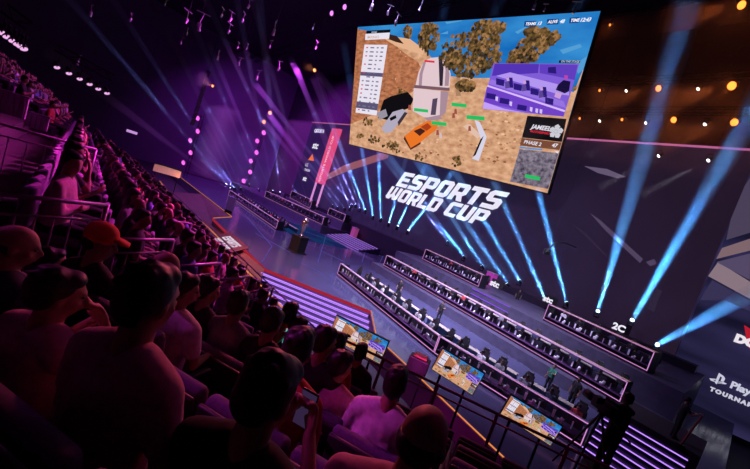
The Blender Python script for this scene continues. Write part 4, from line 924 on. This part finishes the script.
for key, px, v, lab, sh_, tr_, sk in near:
    d = ray(*px); t = v/d.dot(TU); p = d*t; wv = p.dot(TW)
    if v < .2: continue
    hr_ = PM[key]['_hd']; base = tread(min(ROWV, key=lambda q: abs(q-v))); zz = p.z-hr_
    zs = max(.9, min(1.1, (p.z-base)/hr_)); z0 = p.z-hr_*zs
    o = place(PM[key], tp(v, wv, z0), azT, lab, zs=zs, shirt=sh_, trousers=tr_, body=sk)
    taken.setdefault(round((v-.05)/.85), []).append((wv, v, z0))
    if 'glowing phone' in lab or 'close to the chest' in lab:
        hp = tp(v+.36, wv, z0+hr_*zs-.22); pm = root('mobile_phone', 'phone with a lit teal screen held by the dark-haired person' if 'glowing' in lab else 'dim phone held low near the bottom centre', 'phone', hp, azT)
        b = MB(); b.bbox((0, .03, 0), (.08, .01, .16), .004); b.build('case', M_mon, pm); MB().box((0, .0235, 0), (.07, .002, .145)).build('screen', glow('phone_screen', srgb(90, 200, 190), 1.0) if 'glowing' in lab else glow('phone_dim', srgb(70, 50, 90), .5), pm)
for k in range(8):
    v = ROWV[k]; ws = taken.get(k, [])
    for (wv, vv, z0) in ws: seat_at(vv, wv, z0, 'violet theatre seat taken by a spectator in the near block', 'taken seats of the near block')
    w = 3.3
    while w > (-2.2 if k else -1.0):
        if all(abs(w-x[0]) > .52 for x in ws) and not (k == 0 and abs(w) < .9) and k < 7:
            seat_at(v, w, tread(v), 'empty violet theatre seat in the near block', 'empty seats of the near block')
            w -= .57
        else: w -= .06
# ------------------------------------------------------------------ handrails
M_rail = mat('rail_steel', (.3, .2, .32), .4, .7, noise=.1); M_railr = mat('rail_crimson', (.5, .06, .2), .45)
def rail(name, label, pts, zb, h, mt, group=None, bal=.14, rr_=.022):
    """guard rail along pts (xy), base height zb: top rail, lower rail, end posts, thin balusters"""
    t = root(name, label, 'handrail', (pts[0][0], pts[0][1], zb), 0, group); o = V((pts[0][0], pts[0][1], 0)); P = [V((p[0], p[1], 0))-o for p in pts]
    b = MB(); b.tube([p+V((0, 0, h)) for p in P], rr_, 8); b.build('top_rail', mt, t, True)
    b = MB(); b.tube([p+V((0, 0, h-.17)) for p in P], rr_*.6, 6); (b.tube([p+V((0, 0, .1)) for p in P], rr_*.6, 6) if bal else None); b.build('lower_rail', mt, t, True)
    for i, p in enumerate(P):
        b = MB(); b.cyl(p, p+V((0, 0, h)), rr_*1.1, n=8); b.cyl(p, p+V((0, 0, .015)), .06, n=10); b.build('post', mt, t, True)
    if bal:
        b = MB()
        for p, q in zip(P[:-1], P[1:]):
            n = int((q-p).length/bal)
            for i in range(1, n): x = p.lerp(q, i/n); b.cyl(x+V((0, 0, .1)), x+V((0, 0, h-.17)), .009, n=5)
        tag(b.build('balusters', mt, t, True), kind='stuff')
    return t
for i, (u0, u1, ztop) in enumerate(((-.4, .78, -.55), (.85, 1.7, -.72), (1.75, 2.62, -.90), (2.7, 3.56, -1.28), (3.62, 4.56, -1.66), (4.62, 5.4, -1.96), (5.45, 6.3, -2.3))):
    a, b = tp(u0, 3.8), tp(u1, 3.8)
    rail('aisle_rail', 'violet-lit stepped guard rail with thin balusters along the aisle, %s' % ['uppermost panel', 'second panel from the top', 'third panel, behind the cap wearer', 'fourth panel above the balding spectator', 'fifth panel down', 'sixth panel down', 'lowest panel'][i], [(a.x, a.y), (b.x, b.y)], CAMZ+ztop-1.0, 1.0, M_rail)
f = [tp(7.0, w) for w in (2.6, 1.24, .05, -1.12, -2.35, -3.6, -4.9)]
rail('front_rail', 'crimson steel handrail running across the front of the near block', [(p.x, p.y) for p in f], CAMZ-3.95, 1.0, M_railr, bal=0, rr_=.03)
# ------------------------------------------------------------------ displays beyond the rail
def tv(TLp, TRp, BLp, label, hideleg=False):
    u = 9.0
    P = [at(x, y, TU, u) for x, y in (TLp, TRp, BLp)]; X = (P[1]-P[0]); W = X.length; X.normalize(); Hh = (P[0]-P[2]).length
    Z = X.cross((P[0]-P[2]).normalized()); ctr = (P[1]+P[2])/2
    if Z.dot(CAM-ctr) < 0: Z = -Z
    t = root('display', label, 'display', M=frame(ctr, X, Z)); Y = t.matrix_world.to_3x3() @ V((0, 1, 0))
    MB().bbox((0, 0, -.05), (W+.05, Hh+.05, .08), .01).build('bezel', M_bez, t)
    b = MB(); zb = Y.normalized(); 
    inv = t.matrix_world.inverted()
    for s in (-1, 1): 
        top = t.matrix_world @ V((s*W*.3, -Hh*.3, -.12)); b.cyl(inv @ top, inv @ V((top.x, top.y, -1.5)), .03, n=8)
    b.build('stand', M_black, t)
    sc = W/SW; g = bpy.data.objects.new('picture', None); COL.objects.link(g); g.parent = t; g.scale = (sc, Hh/SH, sc*1.0); g.location = (0, 0, 0)
    for o in pic:
        c = o.copy(); COL.objects.link(c); c.parent = g; c.matrix_local = o.matrix_local
        if c.name.startswith('picture_sky'): pass
    return t
tv((336, 315.5), (387.5, 341.5), (329.5, 337), 'display showing the game, nearest the steps, behind a seated silhouette')
tv((441, 348), (482, 373), (433.7, 370), 'display showing the game beside the black speaker, middle of the three')
tv((510, 395), (560.5, 426), (502, 414.5), 'display showing the game behind the handrail, closest to the cameraman')
# speaker box with an orange top between the displays
sp_ = atz(416, 371, 2.0); t = root('stage_monitor_speaker', 'black box speaker with an orange top beyond the handrail', 'speaker', V((sp_.x, sp_.y, -1.5)), R(30))
MB().bbox((0, 0, 3.75), (.75, .5, .55), .03).build('cabinet', M_bez, t); MB().bbox((0, 0, 4.08), (.5, .35, .09), .02).build('lid', mat('lid_orange', (.3, .12, .05), .6), t)
b = MB(); [b.cyl((sx*.25, 0, 0), (sx*.25, 0, 3.5), .03, n=8) for sx in (-1, 1)]; b.build('stand', M_black, t)
MB().cyl((0, -.26, 3.75), (0, -.24, 3.75), .19, n=20).build('driver', M_seatd, t)
# ================================================================== LEFT STAND
def lt(Y): return CAMZ-1.83-.55*Y          # tread height at world Y
ls = MB(); YR = [-5.6+.8*k for k in range(14)]
for y in YR: 
    x1 = -4.55-.35*max(0, y)
    ls.box(((x1-31)/2, y, (lt(y)-1.5)/2), (31+x1, .82, lt(y)+1.5))
struct(ls.build('floor_left_stand', M_conc2))
yf = YR[-1]+.45; fw = MB(); fw.box((-19.5, yf+.05, (lt(YR[-1])-1.5)/2), (24, .12, lt(YR[-1])+1.5)); struct(fw.build('wall_left_front', M_fas))
FV = .024
crowd = [proto('c1', pose='lap', hair='short', vox=FV, yaw=-25, eyes=False), proto('c2', pose='lap', hair='long', vox=FV, yaw=-30, eyes=False), proto('c3', pose='phone', hair='short', vox=FV, yaw=-10, tilt=10, eyes=False),
         proto('c4', pose='cross', hair='short', vox=FV, yaw=-35, fat=1.1, eyes=False), proto('c5', pose='chin', hair='top', vox=FV, yaw=-20, eyes=False), proto('c6', pose='lap', hair='bald', vox=FV, yaw=-30, eyes=False)]
cr_ = random.Random(21); SH = [M_cb]*7+[M_cn, M_cg, M_cw, M_cw, M_cp, M_cr, M_cblue]
def vis(p):
    d = p-CAM; z = d.dot(FW)
    if z < .3: return False
    x, y = 375+350*d.dot(CR)/z, 234.5-350*d.dot(CU)/z; return -25 < x < 770 and -25 < y < 480
M_seatb = mat('seat_back_violet', (.22, .1, .26), .8, noise=.2, scale=30)
sb = MB(); sb.bbox((0, .05, .42), (.46, .44, .1), .03); sb.bbox((0, -.24, .66), (.46, .07, .5), .03); sb.bbox((0, 0, .2), (.1, .3, .4), .02)
P_s2 = sb.build('stadium_chair', M_seatb, None); tag(P_s2, 'x', 'chair')
n = 0
for k, y in enumerate(YR[:-1]):
    x = -5.0-.35*max(0, y)
    while x > -30:
        p = V((x+cr_.uniform(-.06, .06), y, lt(y)))
        if y < -.7 and x > -16.5: x -= .6; continue
        if vis(p+V((0, 0, 1.2))) and n < 285:
            far = x < -14
            blk = 'far' if far else 'near'
            row = 'upper rows' if k < 5 else ('middle rows' if k < 9 else 'lower rows')
            s = dup(P_s2, 'violet plastic chair in the %s %s of the left stand' % (blk, row), 'chairs in the %s %s of the left stand' % (blk, row)); s.location = p; s.rotation_euler = (0, 0, R(-8))
            if cr_.random() < .84:
                w_ = cr_.choice(SH); nm = 'pale' if w_ in (M_cw, M_cp) else 'dark' if w_ in (M_cb, M_cn, M_cg) else 'coloured'
                place(cr_.choice(crowd), p, R(-8)+cr_.uniform(-.25, .25), 'spectator in a %s top in the %s %s of the left stand' % (nm, blk, row), 'spectators in %s tops, %s %s of the left stand' % (nm, blk, row), zs=cr_.uniform(.95, 1.05), shirt=w_, trousers=M_cb, body=cr_.choice([M_skin, M_skin, M_skin2]))
                n += 1
        x -= .6
# stepping parapets and rails in the stand
M_par = mat('parapet_pale', (.5, .38, .52), .6, noise=.15, scale=2)
def parapet(p0, p1, h, label):
    a, b = V(p0), V(p1); L = (b-a).length; t = root('parapet', label, 'barrier', M=frame(a, (b-a).normalized(), (0, 0, 1))); m_ = MB(); m_.bbox((L/2, 0, h/2), (L, .08, h), .01); m_.build('board', M_par, t)
    m_ = MB(); [m_.box((L*(i+.5)/5, -.05, h/2), (.03, .03, h*.92)) for i in range(5)]; m_.bbox((L/2, 0, h+.02), (L+.04, .14, .05), .01); m_.build('ribs_and_cap', M_rail, t)
for (pa, pb, dd, h, lab) in (((-4, 112), (25, 119), 10, .62, 'pale ribbed parapet board at the far left edge'), ((22, 126), (47, 131), 10.5, .42, 'low pale parapet panel below the left edge board'), ((52, 148), (66, 152), 11, .4, 'narrow pale parapet panel further down the left stand'), ((84, 168), (97, 170), 11, .45, 'small parapet panel beside the crowd of the left stand')):
    a, b = CAM+ray(*pa)*dd, CAM+ray(*pb)*(dd+.3); z = (a.z+b.z)/2; parapet((a.x, a.y, z), (b.x, b.y, z), h, lab)
for i, (x, y0, y1) in enumerate(((-8.0, -1.2, .3), (-8.4, .9, 2.3), (-11, 2.4, 4.0), (-14, 2.8, 4.4))):
    rail('stand_rail', ['violet guard rail high in the left stand', 'guard rail in the middle of the left stand', 'guard rail low in the left stand', 'guard rail at the far lower end of the left stand'][i], [(x, y0), (x-.3, y1)], lt(y1)+.35, 1.0, M_rail, bal=.2)
a = [(-6.3, 5.35), (-12, 5.35), (-18, 5.35), (-24, 5.35), (-30, 5.35)]
rail('stand_front_rail', 'long guard rail closing the front of the left stand', a, lt(YR[-1]), 1.0, M_rail, bal=.35)
# beige box, lit signs and lamps around the stand
bx = aty(166, 168, 5.6); t = root('control_desk_box', 'beige-fronted control desk at the far end of the left stand', 'desk', V((bx.x, 5.75, lt(YR[-1])+.9)), R(78))
MB().bbox((0, 0, .95), (1.9, .6, .6), .02).build('front_panel', mat('box_beige', (.9, .62, .5), .6, noise=.1), t); b = MB(); [b.cyl((sx*.8, 0, -2.4), (sx*.8, 0, .66), .03, n=8) for sx in (-1, 1)]; b.build('leg', M_black, t)
MB().bbox((0, .0, 1.28), (2.0, .7, .04), .01).build('top', M_black, t)
pm = aty(132, 132, 9.0); t = root('ribbon_display', 'small white ribbon display above the left stand crowd', 'display', pm, R(72)); b = MB(); b.bbox((0, 0, 0), (2.3, .1, .75), .02); b.cyl((0, 0, .2), (0, 0, 40-pm.z-.2), .02, n=6); b.build('housing', M_black, t); MB().box((0, -.055, 0), (2.15, .01, .6)).build('lit_face', glow('ribbon_white', srgb(205, 150, 225), .9), t)
M_lpk = glow('lens_pinkwhite', (.9, .45, .85), 1.0)
for (x, y) in ((2.3, 33), (7, 37), (12.7, 41), (17.3, 44.3), (20.3, 46.3), (24, 49)):
    par_can(at(x, y, (1, 0, 0), -22), (.3, .5, -.9), .13, M_lpk, 'pinkish oval lamp in the row at the upper left edge', 'oval lamps at the upper left edge', name='house_lamp')
for (x, y) in ((57, 67.5), (69, 73.5), (79.7, 79), (89.7, 84.3), (98.3, 89), (107, 93.3)):
    par_can(at(x, y, (1, 0, 0), -30), (.3, .4, -.9), .15, M_lpk, 'pinkish white lamp in the row above the left stand', 'lamp row above the left stand', name='house_lamp')
a, b = at(0, 28, (1, 0, 0), -22), at(26, 46, (1, 0, 0), -22); truss('house_truss', a+V((0, 0, .8)), b+V((0, 0, .8)), .4, 'dark truss carrying the upper left lamps', None, M_black)
a, b = at(52, 62, (1, 0, 0), -30), at(110, 92, (1, 0, 0), -30); truss('house_truss', a+V((0, 0, .9)), b+V((0, 0, .9)), .4, 'dark truss above the left stand', None, M_black)
# ================================================================== THINGS ON THE STAGE
# trophy on its black plinth
p = atz(296, 252, 0); t = root('trophy_plinth', 'tall black plinth standing on the glossy stage floor', 'plinth', p, R(20)); b = MB(); b.bbox((0, 0, .9), (1.25, 1.25, 1.6), .03); b.bbox((0, 0, .06), (1.6, 1.6, .12), .03); b.bbox((0, 0, 1.74), (1.35, 1.35, .08), .02); b.build('body', M_bez, t)
t = root('trophy', 'pale metal trophy standing on the black plinth', 'trophy', p+V((0, 0, 1.78)), R(20)); MB().lathe([(.28, 0), (.3, .06), (.16, .12), (.1, .3), (.14, .45), (.24, .8), (.3, 1.1), (.34, 1.5), (.26, 1.75), (.1, 1.9), (.02, 1.95)], 20).build('cup', mat('trophy_metal', (.85, .72, .62), .25, .9), t, True); MB().lathe([(.33, 0), (.34, .05), (.3, .08)], 20).build('foot', M_black, t, True)
# lit floor lamps near the curve
p = atz(227, 203, 0)
t = root('lectern_screen', 'tilted white lit panel at the left end of the front left desk', 'display', atz(228, 213, 0), R(30)); MB().bbox((0, 0, 1.3), (1.3, .12, 1.9), .03).build('panel', mat('panel_lilac', (.6, .5, .75), .4), t); MB().bbox((0, 0, .2), (.9, .5, .4), .03).build('foot', M_black, t)
# floor logo panel on the ramp
q = [at(x, y, (0, 1, 2.2), 12.2) for x, y in ((212, 240), (221, 231.5), (240, 245.5), (230, 253))]
Mq = frame(atz(221, 246, -.4), (atz(237, 246.5, -.4)-atz(221, 231, -.4)), (0, -.35, 1))
t = root('floor_logo_panel', 'maroon floor panel with the white tournament title, left of the steps', 'sign', M=frame(atz(226, 243, -.35), (1, .0, 0), (0, -.43, .9)) @ Matrix.Scale(.72, 4))
MB().box((0, 0, .0), (7.4, 3.4, .06)).build('board', mat('logo_board', (.07, .015, .025), .5), t)
def put_flat(mb, q_): mb.prism(q_, .035, .05)
lb = MB(); word(lb, 'ESPORTS', -2.4, .15, 4.6, 1.0, .3, put_flat); word(lb, 'WORLD CUP', -2.7, -1.05, 4.8, 1.0, .3, put_flat); lb.build('title_lettering', glow('logo_lit', srgb(235, 220, 240), .85), t)
# pink banner column on neon legs
P = [aty(x, y, WD-1.2) for x, y in ((332.2, 128.6), (341.4, 128.6), (322.6, 184.5), (315, 182), (308, 198), (316, 198.5))]
xm = (P[0].x+P[1].x+P[2].x+P[3].x)/4; W = (P[1].x-P[0].x+P[2].x-P[3].x)/2; zt = (P[0].z+P[1].z)/2; zb = (P[2].z+P[3].z)/2; zg = 2.6
t = root('banner_column', 'tall pink lit banner column standing on violet neon legs, left of the screen', 'banner', (xm, WD-1.2, zg))
MB().bbox((0, .2, (zt+zb)/2-zg), (W, .5, zt-zb), .05).build('panel', glow('banner_pink', srgb(225, 78, 128), .95), t)
for s in (-1, 1):
    MB().box((s*W*.45, .2, (zb-zg)/2), (.16, .4, zb-zg)).build('leg', M_ledp, t)
text('lettering', 'ESPORTS WORLD CUP', .95, glow('banner_text', srgb(250, 190, 210), 1), t, Matrix.Translation((.25, -.08, zb-zg+.3)) @ Matrix.Rotation(R(90), 4, 'X') @ Matrix.Rotation(R(90), 4, 'Z'), depth=.01, bold=.02, space=1.05)
# magenta lit boxes beside the rear desks
def lit_box(px, z, w, h, col, label):
    p = atz(*px, z) if px[0] != 360 else V((aty(360, 224, 38).x, 37.4, .9))
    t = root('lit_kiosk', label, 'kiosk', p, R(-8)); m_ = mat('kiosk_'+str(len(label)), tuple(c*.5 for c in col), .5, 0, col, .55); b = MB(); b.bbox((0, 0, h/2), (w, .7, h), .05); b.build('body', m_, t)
    b = MB(); b.bbox((0, 0, h+.03), (w+.1, .8, .08), .02); b.build('top', M_counter, t)
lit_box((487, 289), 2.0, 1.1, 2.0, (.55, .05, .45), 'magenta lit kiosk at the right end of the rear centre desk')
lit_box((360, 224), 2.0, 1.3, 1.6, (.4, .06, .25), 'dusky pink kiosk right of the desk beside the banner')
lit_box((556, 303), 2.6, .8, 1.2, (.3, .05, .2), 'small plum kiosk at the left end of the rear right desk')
# helmets and caps on the rear desks: club badges
badge = [((493, 278), 'stc'), ((546, 294), 'stc'), ((627, 322), '2C')]
for (x, y), s in badge:
    p = atz(x, y, 4.2); t = root('sponsor_sign', 'small white %s sign at the wall foot %s' % (s, 'beside the magenta kiosk' if x < 500 else 'left of the rear right desk' if x < 600 else 'above the rear right desk'), 'sign', V((p.x, min(p.y, WD-1.7), 3.1)), 0); MB().box((.6, .05, .7), (1.3, .06, .8)).build('board', M_bez, t); text('lettering', s, .8, M_white, t, Matrix.Translation((-.1, .0, .4)) @ Matrix.Rotation(R(90), 4, 'X'), depth=.01, bold=.04)
# small bright helmets and mascots' heads reduced to coloured bags on the counters
# ledge at the wall foot carrying the beam lamps
struct(MB().box((-40, WD-.9, 1.6), (76, 1.4, 3.3)).build('trim_4', M_dk))
# staff and hosts
st1 = proto('stand', pose='hang', hair='short', vox=.014, standing=True, yaw=20, eyes=False); st2 = proto('point', pose='point', hair='short', vox=.014, standing=True, eyes=False); st3 = proto('cam', pose='camera', hair='short', vox=.012, standing=True, tilt=8, eyes=False)
def stand_on(pr, feet, z, rz, lab, **k): p = atz(*feet, z); return place(PM[pr], p, rz, lab, **k)
stand_on('stand', (568, 409), 0, R(150), 'person in black standing behind the front desk with arms hanging', shirt=M_cb, trousers=M_cb, scale=1.1)
stand_on('point', (545, 392), 0, R(160), 'person in a green shirt reaching over the front desk', shirt=M_cgreen, trousers=M_cb)
stand_on('stand', (515, 305), 2.0, R(200), 'person in black standing beside the magenta kiosk', shirt=M_cb, trousers=M_cb)
stand_on('stand', (396, 298), 0, R(190), 'person in black standing behind the left half of the front desk', shirt=M_cb, trousers=M_cb)
stand_on('point', (437, 322), 0, R(190), 'person in black leaning at the middle of the front desk', shirt=M_cb, trousers=M_cb)
# cameraman on the platform, with tripod camera
cp = V(ray(628, 400)); k_ = 8.0; zc = zf+.25; hd_ = PM['cam']['_hd']
kk = (zc+hd_-CAMZ)/cp.z; p = CAM+cp*kk; p.z = zc
cam_man = place(PM['cam'], p, R(60), 'cameraman in black standing on the platform at the right', shirt=M_cb, trousers=M_cb)
def video_camera(o, rz, label, h=1.45):
    t = root('video_camera', label, 'camera', V(o), rz)
    b = MB(); b.bbox((0, 0, h+.12), (.16, .42, .2), .02); b.bbox((0, -.1, h+.27), (.05, .25, .06), .015); b.build('body', M_bez, t, True)
    b = MB(); b.cyl((0, .2, h+.12), (0, .42, h+.12), .07, .085, 14); b.build('lens', M_bez, t, True)
    b = MB(); b.bbox((-.18, -.05, h+.22), (.16, .03, .11), .01); b.build('viewfinder', M_bez, t)
    b = MB(); b.cyl((0, 0, h-.02), (0, 0, h+.03), .08, n=12); b.cyl((.05, -.1, h), (.1, -.55, h-.15), .012, n=6); b.build('head', M_bez, t)
    for i in range(3):
        a = R(90+120*i); b = MB(); b.cyl((0, 0, h), (.55*math.cos(a), .55*math.sin(a), 0.02), .022, .016, 8); b.build('leg', M_bez, t)
q = CAM+V(ray(603, 410))*((zc+1.5-CAMZ)/V(ray(603, 410)).z); video_camera((q.x, q.y, zc), R(60), 'broadcast camera on a tripod in front of the cameraman')
# jib operator right
rp_ = atz(672, 437, 1.6); struct(MB().box((-1.6, 22.75, .8), (3.3, 3.1, 1.6)).build('floor_side_platform', M_conc2))
place(PM['cam'], V((rp_.x, rp_.y, 1.6)), R(-70), 'dark silhouette of an operator at the right end, below the side wall', shirt=M_cb, trousers=M_cb, scale=1.12)
b = root('crane_pole', 'reddish pole standing beside the operator at the right end', 'pole', V((rp_.x+.35, rp_.y-.5, 1.6))); m_ = MB(); m_.cyl((0, 0, 0), (.25, .2, 1.5), .04, n=8); m_.build('shaft', mat('pole_red', (.3, .05, .04), .5), b); m_ = MB(); m_.cyl((0, 0, 0), (0, 0, .06), .16, n=12); m_.build('foot', M_black, b)
t = root('side_steps', 'violet-lit steps behind the cameraman at the right end of the stage', 'steps', V((-1.75, 21.0, 0)))
for k in range(7):
    z = 1.4-.2*k
    s_ = MB().box((0, -.2-.38*k, z/2), (3.0, .4, max(.02, z))).build('step', M_riser, t); MB().box((0, -.41-.38*k, z-.04), (3.0, .03, .05)).build('nosing_light', glow('led_step', (0, 0, 0)), s_)
# line array hanging at stage left
p0 = aty(208, 72, 18); p1 = aty(207, 128, 18); t = root('line_array_speaker', 'hanging dark column of line-array speakers at stage left', 'speaker', V((p0.x, 18, p0.z)))
nb = 8; hh = (p0.z-p1.z)/nb; b0 = MB(); b0.bbox((0, 0, .1), (1.0, .8, .12), .02); b0.cyl((0, 0, .1), (0, 0, 40-p0.z-.2), .03, n=6); b0.build('flying_frame', M_black, t)
for i in range(nb):
    MB().bbox((.02*i*i*.25, -.02*i*i*.2, -hh*(i+.5)), (.95, .65, hh*.94), .04, Matrix.Rotation(R(-i*1.2), 3, 'X')).build('cabinet', M_bez, t)
p = aty(212.7, 86, 17.2); par_can(p, (.5, -.8, 0), .24, M_lrd, 'orange-red lamp glowing beside the line array', None, (1, .3, .1), 800, 3, 25)
p = aty(314.7, 70.3, 36); par_can(p, (.4, -.8, -.2), .36, M_lrd, 'orange-red lamp left of the video screen', None, (1, .3, .1), 800, 3, 25)
par_can(aty(331.7, 13.3, 28), (.2, -.9, -.3), .42, glow('lens_violetpink', (.75, .22, .9), 1.4), 'violet oval lamp above the screen corner, lower one', None)
par_can(aty(344.7, 7, 28), (.2, -.9, -.3), .42, glow('lens_violetpink', (.75, .22, .9), 1.4), 'violet oval lamp above the screen corner, upper one', None)
# small rig fittings: clamps and mover bodies catching the light
rg = random.Random(3)
fit = [(91, 13, 1), (131, 19, .8), (78, 62, 1), (187, 20, 1), (199, 25, 1.6), (187, 33, .8), (218, 57, 1), (239, 63, .8), (229, 31, 1), (249, 6, .9), (257, 77, 1), (279, 68, 1), (270, 46, .7), (274, 31, 1.5), (316, 47, .8), (222, 15, .9), (231, 19, .9), (243, 20, .9), (165, 4, .7), (181, 42, .6), (372, 6, 1.6), (396, 22, 1.2), (535, 5, 1.3), (575, 10, 1.1), (238, 47, .6), (247, 48, .6), (313, 28, .6), (388, 12, 1), (420, 8, 1), (545, 9, .8)]
M_alu = mat('bright_alu', (.75, .72, .78), .35, .6)
for (x, y, s) in fit:
    dd = rg.uniform(22, 30); p = CAM+ray(x, y)*dd
    while p.z > 37: dd *= .9; p = CAM+ray(x, y)*dd
    t = root('rig_fitting', 'small clamp and lamp body hanging in the dark roof rig', 'rig fitting', p, rg.uniform(0, 6), 'small fittings hanging in the roof rig'); s *= .55
    b = MB(); b.bbox((0, 0, 0), (.3*s, .24*s, .34*s), .03); b.cyl((0, 0, -.1*s), (.1*s, 0, -.42*s), .12*s, .15*s, 10); b.build('body', M_alu, t); b = MB(); b.cyl((0, 0, .1*s), (.15*s, .1*s, 1.0*s), .03*s, n=6); b.bar((-.4*s, 0, .95*s), (.6*s, 0, 1.0*s), .06*s, .06*s); b.build('clamp', M_alu, t); MB().cyl((0, 0, .9*s), (0, 0, 39.8-p.z), .008, n=4).build('suspension_wire', M_black, t)
for i, (pa, pb, yy) in enumerate((((60, 8), (200, 60), 22), ((150, 2), (330, 60), 30), ((200, 28), (345, 40), 34), ((170, 60), (300, 92), 36), ((350, 3), (640, 8), 33))):
    a, b = aty(*pa, yy), aty(*pb, yy); z = min(38, (a.z+b.z)/2); truss('roof_truss', (a.x, yy, z), (b.x, yy, z), .6, ['nearest dark roof truss at upper left', 'second roof truss over the stage', 'roof truss left of the screen', 'roof truss behind the line array', 'roof truss running over the video screen'][i], None, M_black)
# camera hanging on a crane near the wide beam
p = aty(547, 252, 30); t = root('crane_camera', 'small dark crane camera hovering before the wall near a wide beam', 'camera', p, R(30)); b = MB(); b.bbox((0, 0, 0), (.5, .5, .5), .06); b.cyl((0, -.2, 0), (0, -.6, -.1), .14, .17, 12); b.build('body', M_bez, t); b = MB(); b.tube([(0, 0, .2), (.3, .1, .9), (1.0, .3, 1.2), (2.0, .5, 1.1)], .06, 8); b.cyl((0, 0, .2), (0, 0, 40-p.z-.2), .012, n=5); b.build('arm', M_bez, t)
for p in list(PM.values())+[P_seat]:
    for c in list(p.children): bpy.data.objects.remove(c)
    bpy.data.objects.remove(p)
bpy.data.objects.remove(P_s2)
for o in list(bpy.data.objects):
    if '_hd' in o: del o['_hd']
